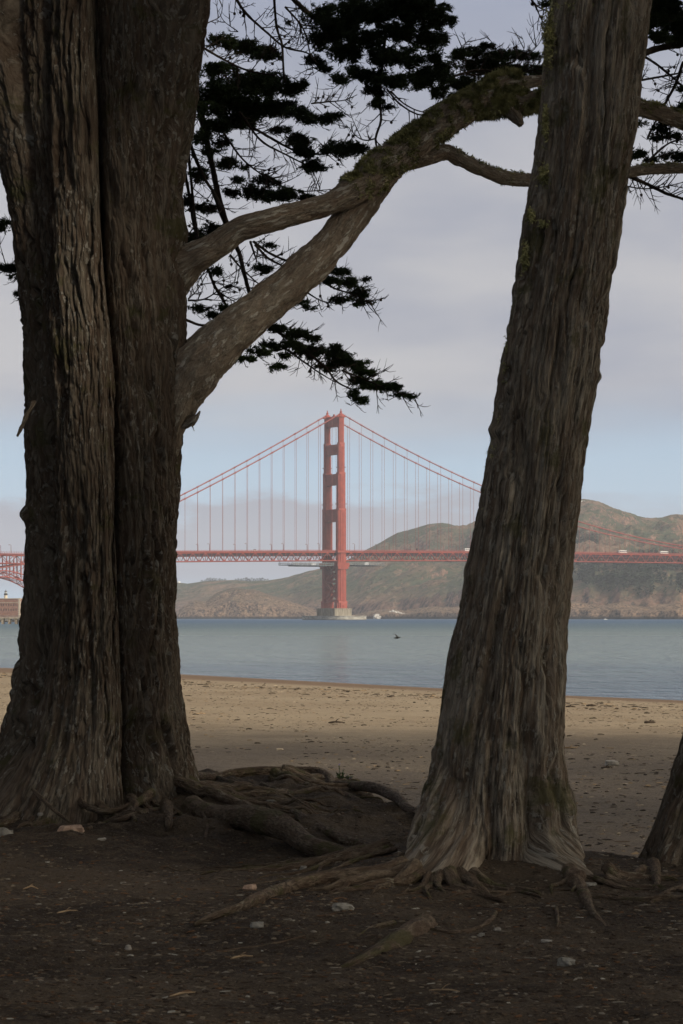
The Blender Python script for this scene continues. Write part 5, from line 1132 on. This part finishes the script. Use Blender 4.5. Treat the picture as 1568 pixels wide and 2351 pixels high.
def db(r, n):
    Y = 16 + (95 - 16) * r.random(n) ** 1.4; X = r.uniform(-.19, .19, n) * Y; k2 = (Y > bank_edge(X) - .2) & (Y < yw(X) - 9); k2 &= fbm(X * .25, Y * .12, 2.2, 3) > -.18; return X[k2], Y[k2]
chips("beach_litter", 26000, sand_z, None, None, (.010, .065), LSD, 72, db, .4)
def dw(r, n):
    X = r.uniform(-18, 18, n); Y = yw(X) - 22 + r.normal(size=n) * 3.5 - 2; return X, Y
chips("wrack_line", 1700, sand_z, None, None, (.03, .17), LSD, 73, dw, .3)
# weeds behind the roots
WD = simple("weed_green", (.035, .055, .020), (.075, .105, .040), 20); PUR = simple("weed_flower", (.30, .24, .42), (.40, .34, .50), 9)
r = np.random.default_rng(81)
for (px_, py_, hh, lab) in ((782, 1800, 46, "tall thin green weed with tiny violet flowers behind the roots"), (868, 1838, 22, "low green weed beneath the arching root near the leaning trunk"), (902, 1846, 18, "small weed tuft next to the leaning trunk's left roots"), (800, 1797, 16, "low leafy weed tuft right of the tall weed")):
    p = at(px_, py_, 23.2); p[2] = sand_z(p[0], 23.2) if py_ > 1830 else p[2]; e = empty("weed", p); s_ = p[1] / F; mb = MB(); vs = []; fl = []
    for i in range(9):
        a = r.uniform(-.9, .9); h_ = hh * s_ * r.uniform(.5, 1); b = np.array([math.sin(a) * h_ * .5, r.normal() * .05, h_ * math.cos(a * .6)]); mb.tube([(0, 0, 0), b * .5 + np.array([0, 0, .02]), b], [.003, .0025, .0015], 4)
        n = 22; t = r.random(n); pos = b[None] * t[:, None]; d = r.normal(size=(n, 3)) + [0, 0, .4]; d /= np.linalg.norm(d, axis=1)[:, None]; vs.append(blades(pos, d, .022 + .02 * r.random(n), .012, r))
        if r.random() < .6: fl.append(blades(np.repeat(b[None], 4, 0), r.normal(size=(4, 3)) * .7, .014, .012, r))
    mb.build("stems", WD, e); tri_obj("leaves", vs, WD, e)
    for f_l in fl: tri_obj("flower", [f_l], PUR, e)
    tag(e, lab, "weed")

# ------------------------------------------------------------------ haze over the strait
m = bpy.data.materials.new("sea_haze"); m.use_nodes = True; nt = m.node_tree
for n in list(nt.nodes): nt.nodes.remove(n)
ou = nt.nodes.new('ShaderNodeOutputMaterial'); pv = nt.nodes.new('ShaderNodeVolumePrincipled'); nt.links.new(pv.outputs[0], ou.inputs['Volume'])
pv.inputs['Density'].default_value = 5.5e-5; pv.inputs['Color'].default_value = (.93, .95, 1.0, 1); pv.inputs['Anisotropy'].default_value = 0.0
mb = MB(); mb.box((-6200, -700, -7), (6200, 12000, 420)); o = mb.build("haze", m); tag(o, None, None, None, 'stuff')
print("verts", sum(len(o.data.vertices) for o in bpy.data.objects if o.type == 'MESH'), "objs", len(bpy.data.objects))
